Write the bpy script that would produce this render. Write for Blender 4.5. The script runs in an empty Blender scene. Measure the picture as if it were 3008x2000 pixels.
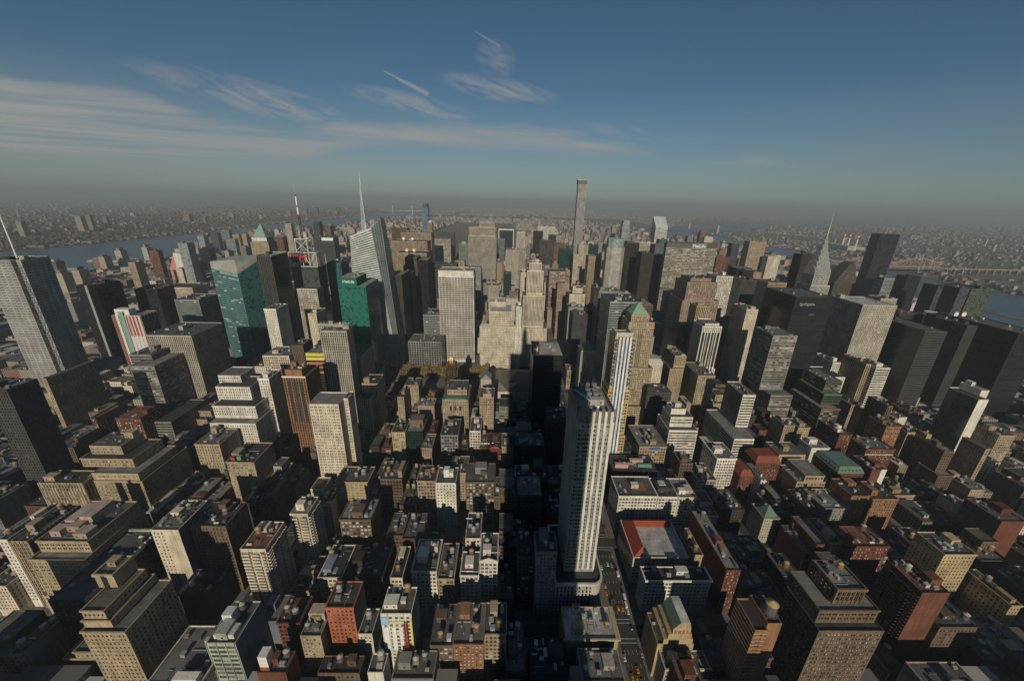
import bpy, math, random, numpy as np
from mathutils import Vector, Matrix
R = math.radians
scene = bpy.context.scene
col = scene.collection
rng = np.random.default_rng(7)
random.seed(7)

# ------------------------------------------------------------------ camera, sky, sun, exposure
CAM = (-102.7, -58.0, 320.6)
def setup_view():
    f, pitch, yaw, roll = 1123.0, 0.3462, 0.0203, -0.0243
    cd = bpy.data.cameras.new('camera'); cd.sensor_width = 36.0; cd.lens = f / 3008 * 36
    cd.clip_start = 0.5; cd.clip_end = 120000
    co = bpy.data.objects.new('camera', cd); col.objects.link(co); scene.camera = co
    def w(x, up, fw):
        c, s = math.cos(roll), math.sin(roll); x, up = c*x + s*up, -s*x + c*up
        c, s = math.cos(pitch), math.sin(pitch); y, z = c*fw + s*up, -s*fw + c*up
        c, s = math.cos(yaw), math.sin(yaw)
        return Vector((c*x + s*y, -s*x + c*y, z))
    X, Y, F = w(1, 0, 0), w(0, 1, 0), w(0, 0, 1)
    m = Matrix((X, Y, -F)).transposed().to_4x4(); m.translation = Vector(CAM)
    co.matrix_world = m
setup_view()
SUN_ELEV, SUN_DRIFT = R(21.5), 0.021          # sun behind the camera, shadows run up the avenues
def setup_light():
    d = Vector((SUN_DRIFT, 1, 0)).normalized()*math.cos(SUN_ELEV); d.z = -math.sin(SUN_ELEV)
    sd = bpy.data.lights.new('sun', 'SUN'); sd.energy = 5.0; sd.angle = R(0.5); sd.color = (1, .89, .70)
    so = bpy.data.objects.new('sun', sd); so.rotation_euler = d.to_track_quat('-Z', 'Y').to_euler()
    so.location = (0, -300, 600); col.objects.link(so)
    w = bpy.data.worlds.new('World'); scene.world = w; w.use_nodes = True
    nt = w.node_tree; nt.nodes.clear(); N = nt.nodes.new; L = nt.links.new
    def math_(op, a, b=None, c=None, clamp=False):
        n = N('ShaderNodeMath'); n.operation = op; n.use_clamp = clamp
        for i, v in enumerate((a, b, c)):
            if v is None: continue
            if isinstance(v, (int, float)): n.inputs[i].default_value = v
            else: L(v, n.inputs[i])
        return n.outputs[0]
    out = N('ShaderNodeOutputWorld'); bg = N('ShaderNodeBackground')
    sky = N('ShaderNodeTexSky'); sky.sky_type = 'NISHITA'; sky.sun_disc = False
    sky.sun_elevation = SUN_ELEV; sky.sun_rotation = R(180); sky.altitude = 300
    sky.air_density = 1.0; sky.dust_density = .5; sky.ozone_density = 2.0
    tc = N('ShaderNodeTexCoord'); sp = N('ShaderNodeSeparateXYZ'); L(tc.outputs['Generated'], sp.inputs[0])
    x, y, z = sp.outputs
    az = math_('ARCTAN2', x, y); el = math_('ARCSINE', z)      # radians, azimuth 0 = up the avenues
    # cirrus: streaky noise on the plane of the cloud deck
    zz = math_('MAXIMUM', z, 0.035)
    px = math_('DIVIDE', x, zz); py = math_('DIVIDE', y, zz)
    cb = N('ShaderNodeCombineXYZ'); L(math_('MULTIPLY', math_('ADD', px, math_('MULTIPLY', py, 0.55)), .16), cb.inputs[0]); L(math_('MULTIPLY', math_('SUBTRACT', py, math_('MULTIPLY', px, .45)), .62), cb.inputs[1])
    n1 = N('ShaderNodeTexNoise'); n1.inputs['Scale'].default_value = 1.0; n1.inputs['Detail'].default_value = 11; n1.inputs['Roughness'].default_value = .64; n1.inputs['Distortion'].default_value = .9
    L(cb.outputs[0], n1.inputs['Vector'])
    cb2 = N('ShaderNodeCombineXYZ'); L(math_('MULTIPLY', az, 2.2), cb2.inputs[0]); L(math_('MULTIPLY', el, 8.5), cb2.inputs[1])
    n2 = N('ShaderNodeTexNoise'); n2.inputs['Scale'].default_value = 1.0; n2.inputs['Detail'].default_value = 5; n2.inputs['Distortion'].default_value = .7
    L(cb2.outputs[0], n2.inputs['Vector'])
    # the bank: high and broad on the left, a thinning band on the right
    def curve(src, pts, lo, hi):
        r = N('ShaderNodeFloatCurve'); c = r.mapping.curves[0]
        while len(c.points) < len(pts): c.points.new(.5, .5)
        for p, (u, v) in zip(c.points, sorted(pts)): p.location = ((u-lo)/(hi-lo), v)
        r.mapping.update(); L(math_('DIVIDE', math_('SUBTRACT', src, lo), hi-lo, clamp=True), r.inputs['Value']); return r.outputs[0]
    top = math_('MULTIPLY', curve(az, [(-1.2,.62),(-.84,.62),(-.7,.67),(-.6,.56),(-.26,.66),(.03,.66),(.23,.60),(.42,.46),(.77,.40),(1.2,.33)], -1.2, 1.2), .26)
    low = math_('MULTIPLY', curve(az, [(-1.2,.14),(-.6,.2),(-.2,.38),(.23,.36),(.42,.30),(.9,.25),(1.2,.2)], -1.2, 1.2), .26)
    wob = math_('MULTIPLY', math_('SUBTRACT', n2.outputs[0], .5), .13)
    up_ = math_('MULTIPLY', math_('ADD', math_('SUBTRACT', top, el), wob), 30.0, clamp=True)
    dn_ = math_('MULTIPLY', math_('ADD', math_('SUBTRACT', el, low), math_('MULTIPLY', wob, .5)), 34.0, clamp=True)
    amt = curve(az, [(-1.2,0),(-1.1,1),(-.6,1),(-.3,1),(0,1),(.25,.9),(.42,.7),(.9,.7),(1.2,0)], -1.2, 1.2)
    fib = math_('MULTIPLY', math_('SUBTRACT', n1.outputs[0], .3), 2.4, clamp=True)
    cov = math_('MULTIPLY', math_('MULTIPLY', math_('MULTIPLY', up_, dn_), amt), math_('ADD', math_('MULTIPLY', fib, 1.0), .26))
    # faint veil down to the horizon on the left, loose wisps above the bank
    veil = math_('MULTIPLY', math_('MULTIPLY', curve(az, [(-1.2,.5),(-.3,.44),(.2,.34),(1.2,.28)], -1.2, 1.2), math_('MULTIPLY', math_('SUBTRACT', .22, el), 6, clamp=True)), math_('ADD', n2.outputs[0], .3))
    cov = math_('MAXIMUM', cov, veil)
    def blob(a0, e0, wa, we, k):
        u = math_('DIVIDE', math_('SUBTRACT', az, a0), wa); v = math_('DIVIDE', math_('SUBTRACT', el, math_('ADD', math_('MULTIPLY', math_('SUBTRACT', az, a0), -.12), e0)), we)
        r = math_('SUBTRACT', 1, math_('ADD', math_('MULTIPLY', u, u), math_('MULTIPLY', v, v)), clamp=True)
        return math_('MULTIPLY', math_('MULTIPLY', r, k), math_('MULTIPLY', math_('SUBTRACT', n3.outputs[0], .34), 3.4, clamp=True))
    cb3 = N('ShaderNodeCombineXYZ'); L(math_('MULTIPLY', az, 9), cb3.inputs[0]); L(math_('MULTIPLY', math_('ADD', el, math_('MULTIPLY', az, .25)), 42), cb3.inputs[1])
    n3 = N('ShaderNodeTexNoise'); n3.inputs['Scale'].default_value = 1.0; n3.inputs['Detail'].default_value = 6; n3.inputs['Roughness'].default_value = .62; n3.inputs['Distortion'].default_value = 1.2
    L(cb3.outputs[0], n3.inputs['Vector'])
    for b_ in ((-.02,.232,.15,.026,.7),(-.21,.196,.16,.024,.75),(-.03,.285,.05,.04,.4),(-.50,.175,.22,.035,.7),(.28,.15,.2,.02,.4),(-.38,.40,.05,.012,.3),(.05,.40,.06,.012,.25)): cov = math_('MAXIMUM', cov, blob(*b_))
    def streak(a0, e0, a1, e1, wd, amt_):              # vapour trail between two directions
        da, de = a1-a0, e1-e0; q = da*da+de*de
        t = math_('DIVIDE', math_('ADD', math_('MULTIPLY', math_('SUBTRACT', az, a0), da), math_('MULTIPLY', math_('SUBTRACT', el, e0), de)), q, clamp=True)
        ex = math_('SUBTRACT', math_('SUBTRACT', az, a0), math_('MULTIPLY', t, da)); ey = math_('SUBTRACT', math_('SUBTRACT', el, e0), math_('MULTIPLY', t, de))
        d2 = math_('SQRT', math_('ADD', math_('MULTIPLY', ex, ex), math_('MULTIPLY', ey, ey)))
        wt = math_('MULTIPLY', math_('ADD', math_('MULTIPLY', t, .8), .35), wd)
        d2 = math_('ADD', d2, math_('MULTIPLY', math_('SUBTRACT', n3.outputs[0], .5), wd*1.6))
        k = math_('SUBTRACT', 1, math_('DIVIDE', math_('MAXIMUM', d2, 0), wt), clamp=True)
        return math_('MULTIPLY', math_('MULTIPLY', k, amt_), math_('ADD', n3.outputs[0], .3))
    for s in TRAILS: cov = math_('MAXIMUM', cov, streak(*s))
    mx = N('ShaderNodeMix'); mx.data_type = 'RGBA'
    tn = N('ShaderNodeMix'); tn.data_type = 'RGBA'; tn.blend_type = 'MULTIPLY'; tn.inputs[0].default_value = 1; tn.inputs[7].default_value = (.76, 1.02, 1.13, 1); L(sky.outputs[0], tn.inputs[6])
    L(cov, mx.inputs[0]); L(tn.outputs[2], mx.inputs[6])
    mx.inputs[7].default_value = (8.6, 8.9, 8.7, 1)
    L(mx.outputs[2], bg.inputs[0]); bg.inputs[1].default_value = 0.05
    L(bg.outputs[0], out.inputs[0])
TRAILS = [(-.270, .251, -.183, .219, .0062, .9), (-.079, .332, -.023, .309, .004, .55), (.223, .158, .278, .141, .004, .4)]
setup_light()
vs = scene.view_settings
vs.view_transform = 'Standard'; vs.look = 'None'; vs.exposure = -0.5; vs.gamma = 1.0; vs.use_curve_mapping = False
cy = scene.cycles
cy.max_bounces = 5; cy.diffuse_bounces = 1; cy.glossy_bounces = 3; cy.volume_bounces = 0; cy.transparent_max_bounces = 4
cy.use_denoising = True
try: cy.denoiser = 'OPENIMAGEDENOISE'
except Exception: pass
cy.use_adaptive_sampling = True; cy.adaptive_threshold = 0.015
cy.caustics_reflective = False; cy.caustics_refractive = False

# ------------------------------------------------------------------ materials
def mat(name):
    m = bpy.data.materials.new(name); m.use_nodes = True
    nt = m.node_tree; b = nt.nodes['Principled BSDF']
    return m, nt, b
def nd(nt, t, **kw):
    n = nt.nodes.new(t)
    for k, v in kw.items(): setattr(n, k, v)
    return n
def noise(nt, vec, scale, detail=4, sc3=None):
    if sc3:
        mp = nd(nt, 'ShaderNodeMapping'); mp.inputs['Scale'].default_value = sc3; nt.links.new(vec, mp.inputs[0]); vec = mp.outputs[0]
    n = nd(nt, 'ShaderNodeTexNoise'); n.inputs['Scale'].default_value = scale; n.inputs['Detail'].default_value = detail
    nt.links.new(vec, n.inputs['Vector']); return n.outputs[0]
def ramp(nt, fac, stops):
    r = nd(nt, 'ShaderNodeValToRGB'); e = r.color_ramp.elements
    while len(e) < len(stops): e.new(0.5)
    for q, (p, c) in zip(e, stops):
        q.position = p; q.color = (c, c, c, 1) if isinstance(c, (int, float)) else (*c, 1)
    nt.links.new(fac, r.inputs[0]); return r.outputs[0]
def mul(nt, a, b, f=1.0, mode='MULTIPLY'):
    m = nd(nt, 'ShaderNodeMix', data_type='RGBA', blend_type=mode); m.inputs[0].default_value = f
    nt.links.new(a, m.inputs[6]); nt.links.new(b, m.inputs[7]); return m.outputs[2]
def objcoord(nt):
    tc = nd(nt, 'ShaderNodeTexCoord'); oi = nd(nt, 'ShaderNodeObjectInfo')
    ad = nd(nt, 'ShaderNodeVectorMath', operation='ADD'); sc = nd(nt, 'ShaderNodeVectorMath', operation='SCALE')
    cb = nd(nt, 'ShaderNodeCombineXYZ')
    for i in range(3): nt.links.new(oi.outputs['Random'], cb.inputs[i])
    nt.links.new(cb.outputs[0], sc.inputs[0]); sc.inputs['Scale'].default_value = 300
    nt.links.new(tc.outputs['Object'], ad.inputs[0]); nt.links.new(sc.outputs[0], ad.inputs[1])
    return ad.outputs[0], oi
def m_wall(name, rough, streak=.35, spec=.08):
    m, nt, b = mat(name); v, oi = objcoord(nt)
    c = oi.outputs['Color']
    c = mul(nt, c, ramp(nt, noise(nt, v, .06, 5), [(.3, .72), (.7, 1.12)]))
    c = mul(nt, c, ramp(nt, noise(nt, v, 1.0, 4, (.9, .9, .05)), [(.3, 1 - streak), (.62, 1.06)]))
    c = mul(nt, c, ramp(nt, noise(nt, v, 1.0, 2, (.15, .15, 2.2)), [(.3, .86), (.7, 1.08)]))
    nt.links.new(c, b.inputs['Base Color']); b.inputs['Roughness'].default_value = rough; b.inputs['Specular IOR Level'].default_value = spec
    return m
M = {}
M['wall'] = m_wall('masonry', .9)
M['panel'] = m_wall('metal_panel', .35, .15, .5)
M['trim'] = m_wall('painted_trim', .7, .25)
def m_glass():
    m, nt, b = mat('window_glass'); at = nd(nt, 'ShaderNodeAttribute', attribute_name='rnd')
    oi = nd(nt, 'ShaderNodeObjectInfo'); ad = nd(nt, 'ShaderNodeMath', operation='ADD'); fr = nd(nt, 'ShaderNodeMath', operation='FRACT')
    nt.links.new(at.outputs['Fac'], ad.inputs[0]); nt.links.new(oi.outputs['Random'], ad.inputs[1]); nt.links.new(ad.outputs[0], fr.inputs[0])
    c = ramp(nt, fr.outputs[0], [(0, (.012, .013, .014)), (.55, (.028, .027, .025)), (.7, (.06, .05, .04)), (.80, (.16, .145, .115)), (.93, (.34, .32, .27)), (1, (.5, .48, .43))])
    nt.links.new(c, b.inputs['Base Color']); b.inputs['Roughness'].default_value = .22; b.inputs['Specular IOR Level'].default_value = .55
    return m
M['glass'] = m_glass()
def m_pale():
    m, nt, b = mat('blinds_glass'); at = nd(nt, 'ShaderNodeAttribute', attribute_name='rnd'); oi = nd(nt, 'ShaderNodeObjectInfo')
    ad = nd(nt, 'ShaderNodeMath', operation='ADD'); fr = nd(nt, 'ShaderNodeMath', operation='FRACT'); nt.links.new(at.outputs['Fac'], ad.inputs[0]); nt.links.new(oi.outputs['Random'], ad.inputs[1]); nt.links.new(ad.outputs[0], fr.inputs[0])
    c = ramp(nt, fr.outputs[0], [(0, (.012, .013, .014)), (.3, (.03, .03, .028)), (.4, (.16, .15, .13)), (.6, (.42, .40, .36)), (1, (.62, .60, .56))])
    nt.links.new(c, b.inputs['Base Color']); b.inputs['Roughness'].default_value = .3; return m
M['pale_glass'] = m_pale()
def m_dark():
    m, nt, b = mat('dark_glass'); at = nd(nt, 'ShaderNodeAttribute', attribute_name='rnd')
    c = ramp(nt, at.outputs['Fac'], [(0, (.008, .009, .010)), (.8, (.022, .023, .024)), (.95, (.05, .055, .055)), (1, (.2, .22, .2))])
    nt.links.new(c, b.inputs['Base Color']); b.inputs['Roughness'].default_value = .2; b.inputs['Specular IOR Level'].default_value = .5
    return m
M['dark_glass'] = m_dark()
def m_tint():                                         # curtain-wall glass, colour from the object
    m, nt, b = mat('tinted_glass'); at = nd(nt, 'ShaderNodeAttribute', attribute_name='rnd'); oi = nd(nt, 'ShaderNodeObjectInfo')
    k = ramp(nt, at.outputs['Fac'], [(0, .25), (.12, .35), (.2, .85), (.9, 1.1), (1, 1.3)])
    nt.links.new(mul(nt, oi.outputs['Color'], k), b.inputs['Base Color'])
    b.inputs['Roughness'].default_value = .16; b.inputs['Specular IOR Level'].default_value = .6
    return m
M['tint'] = m_tint()
def m_roof():
    m, nt, b = mat('roofing'); v, oi = objcoord(nt); c = oi.outputs['Color']
    c = mul(nt, c, ramp(nt, noise(nt, v, .11, 6), [(.3, .6), (.68, 1.2)]))
    c = mul(nt, c, ramp(nt, noise(nt, v, .9, 5), [(.35, .75), (.65, 1.1)]))
    c = mul(nt, c, ramp(nt, noise(nt, v, 1, 2, (.05, 1.1, .5)), [(.4, .86), (.6, 1.06)]))
    nt.links.new(c, b.inputs['Base Color']); b.inputs['Roughness'].default_value = .85
    return m
M['roof'] = m_roof()
def m_plain(name, rough=.6, metal=0.0, amt=.25):
    m, nt, b = mat(name); v, oi = objcoord(nt)
    c = mul(nt, oi.outputs['Color'], ramp(nt, noise(nt, v, .7, 4), [(.3, 1 - amt), (.7, 1 + amt*.5)]))
    nt.links.new(c, b.inputs['Base Color']); b.inputs['Roughness'].default_value = rough; b.inputs['Metallic'].default_value = metal
    return m
M['plain'] = m_plain('painted_surface')
M['metal'] = m_plain('bare_metal', .4, .6)
M['tile'] = m_plain('roof_tile', .75)
M['paint'] = m_plain('car_paint', .3, 0, .05)
def m_city():                                         # far buildings: colour per building, windows from metric UVs
    m, nt, b = mat('far_building'); at = nd(nt, 'ShaderNodeAttribute', attribute_name='tone'); uv = nd(nt, 'ShaderNodeUVMap', uv_map='metres')
    sp = nd(nt, 'ShaderNodeSeparateXYZ'); nt.links.new(uv.outputs[0], sp.inputs[0])
    def cell(s, w, a, bnd):
        d = nd(nt, 'ShaderNodeMath', operation='DIVIDE'); d.inputs[1].default_value = w; nt.links.new(s, d.inputs[0])
        f = nd(nt, 'ShaderNodeMath', operation='FRACT'); nt.links.new(d.outputs[0], f.inputs[0])
        g = nd(nt, 'ShaderNodeMath', operation='GREATER_THAN'); g.inputs[1].default_value = a; nt.links.new(f.outputs[0], g.inputs[0])
        return g.outputs[0]
    mk = nd(nt, 'ShaderNodeMath', operation='MULTIPLY'); nt.links.new(cell(sp.outputs[0], 3.4, .5, 0), mk.inputs[0]); nt.links.new(cell(sp.outputs[1], 3.6, .5, 0), mk.inputs[1])
    ab = nd(nt, 'ShaderNodeMath', operation='GREATER_THAN'); ab.inputs[1].default_value = 0.0; nt.links.new(sp.outputs[1], ab.inputs[0])
    m2 = nd(nt, 'ShaderNodeMath', operation='MULTIPLY'); nt.links.new(mk.outputs[0], m2.inputs[0]); nt.links.new(ab.outputs[0], m2.inputs[1])
    mx = nd(nt, 'ShaderNodeMix', data_type='RGBA'); nt.links.new(m2.outputs[0], mx.inputs[0]); nt.links.new(at.outputs['Color'], mx.inputs[6]); mx.inputs[7].default_value = (.025, .025, .027, 1)
    nt.links.new(mx.outputs[2], b.inputs['Base Color']); b.inputs['Roughness'].default_value = .8
    return m
M['city'] = m_city()
def m_ground(name, c0, c1, scale, rough=.95, s2=None):
    m, nt, b = mat(name); tc = nd(nt, 'ShaderNodeTexCoord')
    f = noise(nt, tc.outputs['Object'], scale, 8)
    c = ramp(nt, f, [(.32, c0), (.68, c1)])
    if s2: c = mul(nt, c, ramp(nt, noise(nt, tc.outputs['Object'], s2, 6), [(.3, .6), (.7, 1.25)]))
    nt.links.new(c, b.inputs['Base Color']); b.inputs['Roughness'].default_value = rough
    return m
M['ground'] = m_ground('land', (.075, .072, .06), (.16, .15, .13), .004, .95, .03)
M['asphalt'] = m_ground('asphalt', (.035, .035, .035), (.065, .064, .06), .08, .9, .9)
M['paving'] = m_ground('paving', (.12, .115, .105), (.2, .19, .17), .2, .9, 1.5)
M['mark'] = m_ground('road_paint', (.45, .45, .43), (.7, .7, .66), 1.0)
def m_water():
    m, nt, b = mat('river_water'); tc = nd(nt, 'ShaderNodeTexCoord')
    c = ramp(nt, noise(nt, tc.outputs['Object'], .0022, 5, (1, .3, 1)), [(.3, (.016, .05, .085)), (.7, (.03, .072, .11))])
    nt.links.new(c, b.inputs['Base Color']); b.inputs['Roughness'].default_value = .28
    bp = nd(nt, 'ShaderNodeBump'); bp.inputs['Strength'].default_value = .35; bp.inputs['Distance'].default_value = 1.5
    nt.links.new(noise(nt, tc.outputs['Object'], .08, 5), bp.inputs['Height']); nt.links.new(bp.outputs[0], b.inputs['Normal'])
    return m
M['water'] = m_water()
def m_leaf(name, a, b2):
    m, nt, b = mat(name); at = nd(nt, 'ShaderNodeAttribute', attribute_name='rnd')
    nt.links.new(ramp(nt, at.outputs['Fac'], [(0, a), (1, b2)]), b.inputs['Base Color']); b.inputs['Roughness'].default_value = .8
    return m
M['leaf'] = m_leaf('autumn_leaves', (.10, .075, .03), (.27, .185, .07))
M['wood'] = m_leaf('bare_woodland', (.05, .042, .03), (.105, .085, .06))
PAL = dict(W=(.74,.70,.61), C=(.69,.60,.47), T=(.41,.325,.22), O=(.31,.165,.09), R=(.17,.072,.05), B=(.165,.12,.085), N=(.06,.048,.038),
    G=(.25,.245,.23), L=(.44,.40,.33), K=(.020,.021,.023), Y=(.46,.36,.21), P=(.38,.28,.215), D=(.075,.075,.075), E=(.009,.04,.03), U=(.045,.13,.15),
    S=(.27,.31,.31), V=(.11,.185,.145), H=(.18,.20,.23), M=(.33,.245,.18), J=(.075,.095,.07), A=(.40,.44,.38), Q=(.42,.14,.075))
SLOTS = {'wall': 0, 'glass': 1, 'trim': 2}

# ------------------------------------------------------------------ mesh helpers
class Q:                                               # collects quads and links them as ONE mesh object
    def __init__(s): s.v = []; s.m = []; s.r = []
    def add(s, a, mt=0, rnd=None):
        a = np.asarray(a, np.float32).reshape(-1, 4, 3)
        s.v.append(a); s.m.append(np.full(len(a), mt, np.int32))
        s.r.append(np.zeros(len(a), np.float32) if rnd is None else np.broadcast_to(np.asarray(rnd, np.float32), (len(a),)))
    def box(s, x0, x1, y0, y1, z0, z1, mt=0, bottom=False):
        p = [(x0,y0,z0),(x1,y0,z0),(x1,y1,z0),(x0,y1,z0),(x0,y0,z1),(x1,y0,z1),(x1,y1,z1),(x0,y1,z1)]
        f = [(0,1,5,4),(1,2,6,5),(2,3,7,6),(3,0,4,7),(4,5,6,7)] + ([(3,2,1,0)] if bottom else [])
        s.add([[p[i] for i in q] for q in f], mt)
    def tube(s, a, b, r0, r1=None, n=6, mt=0, cap=True):
        a, b = Vector(a), Vector(b); r1 = r0 if r1 is None else r1
        d = (b - a).normalized(); u = d.orthogonal().normalized(); w = d.cross(u)
        ang = [2*math.pi*i/n for i in range(n + 1)]
        A = [a + (u*math.cos(t) + w*math.sin(t))*r0 for t in ang]; B = [b + (u*math.cos(t) + w*math.sin(t))*r1 for t in ang]
        s.add([[A[i], A[i+1], B[i+1], B[i]] for i in range(n)], mt)
        if cap: s.add([[B[i], B[i+1], b, b] for i in range(n)], mt); s.add([[A[i+1], A[i], a, a] for i in range(n)], mt)
    def mast(s, a, b, w0, w1, k, r=.25, mt=0):         # square lattice
        a, b = Vector(a), Vector(b); prev = None
        for i in range(k + 1):
            t = i/k; c = a.lerp(b, t); w = w0 + (w1 - w0)*t
            ring = [c + Vector((sx*w, sy*w, 0)) for sx, sy in ((-1,-1),(1,-1),(1,1),(-1,1))]
            if prev:
                for j in range(4):
                    s.tube(prev[j], ring[j], r, n=4, mt=mt, cap=False)
                    s.tube(prev[j], ring[(j+1) % 4], r*.6, n=3, mt=mt, cap=False); s.tube(prev[(j+1) % 4], ring[j], r*.6, n=3, mt=mt, cap=False)
            for j in range(4): s.tube(ring[j], ring[(j+1) % 4], r*.7, n=3, mt=mt, cap=False)
            prev = ring
    def prism(s, pts, z0, z1, mt=0, top=True):
        n = len(pts)
        s.add([[(*pts[i], z0), (*pts[(i+1) % n], z0), (*pts[(i+1) % n], z1), (*pts[i], z1)] for i in range(n)], mt)
        if top:
            c = (sum(p[0] for p in pts)/n, sum(p[1] for p in pts)/n, z1)
            s.add([[(*pts[i], z1), (*pts[(i+1) % n], z1), c, c] for i in range(n)], mt)
    def mesh(s, name, mats):
        v = np.concatenate(s.v); mt = np.concatenate(s.m); r = np.concatenate(s.r); n = len(v)
        me = bpy.data.meshes.new(name)
        me.vertices.add(n*4); me.vertices.foreach_set('co', v.ravel())
        me.loops.add(n*4); me.loops.foreach_set('vertex_index', np.arange(n*4, dtype=np.int32))
        me.polygons.add(n); me.polygons.foreach_set('loop_start', np.arange(0, n*4, 4, dtype=np.int32)); me.polygons.foreach_set('loop_total', np.full(n, 4, np.int32))
        me.polygons.foreach_set('material_index', mt)
        at = me.attributes.new('rnd', 'FLOAT', 'FACE'); at.data.foreach_set('value', r)
        for k in mats: me.materials.append(M[k])
        me.update(calc_edges=True)
        return me
    def obj(s, name, mats, parent=None, color=(.3,.3,.3)):
        if not s.v: return None
        o = bpy.data.objects.new(name, s.mesh(name, mats)); col.objects.link(o)
        o.color = (*color[:3], 1); o.parent = parent
        return o
def thing(name, label, cat, loc=(0, 0, 0), group=None):
    o = bpy.data.objects.new(name, None); o.empty_display_size = 2; o.location = loc; col.objects.link(o)
    o['label'] = label; o['category'] = cat
    if group: o['group'] = group
    return o
def struct(o, kind='structure'): o['kind'] = kind; return o
def tint(c, k): return tuple(min(1, x*k) for x in c[:3])
def part(q, name, mats, root, color):                  # q is in world metres, root stands at its base
    L = Vector(root.location)
    for i in range(len(q.v)): q.v[i] = q.v[i] - np.array(L, np.float32)
    return q.obj(name, mats, root, color)
def put(me, name, parent, loc, color, sc=(1, 1, 1), rz=0):   # a copy of a shared mesh, placed in world metres
    o = bpy.data.objects.new(name, me); col.objects.link(o); o.parent = parent
    o.location = Vector(loc) - (Vector(parent.location) if parent else Vector()); o.scale = sc; o.rotation_euler = (0, 0, rz); o.color = (*color[:3], 1)
    return o

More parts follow.
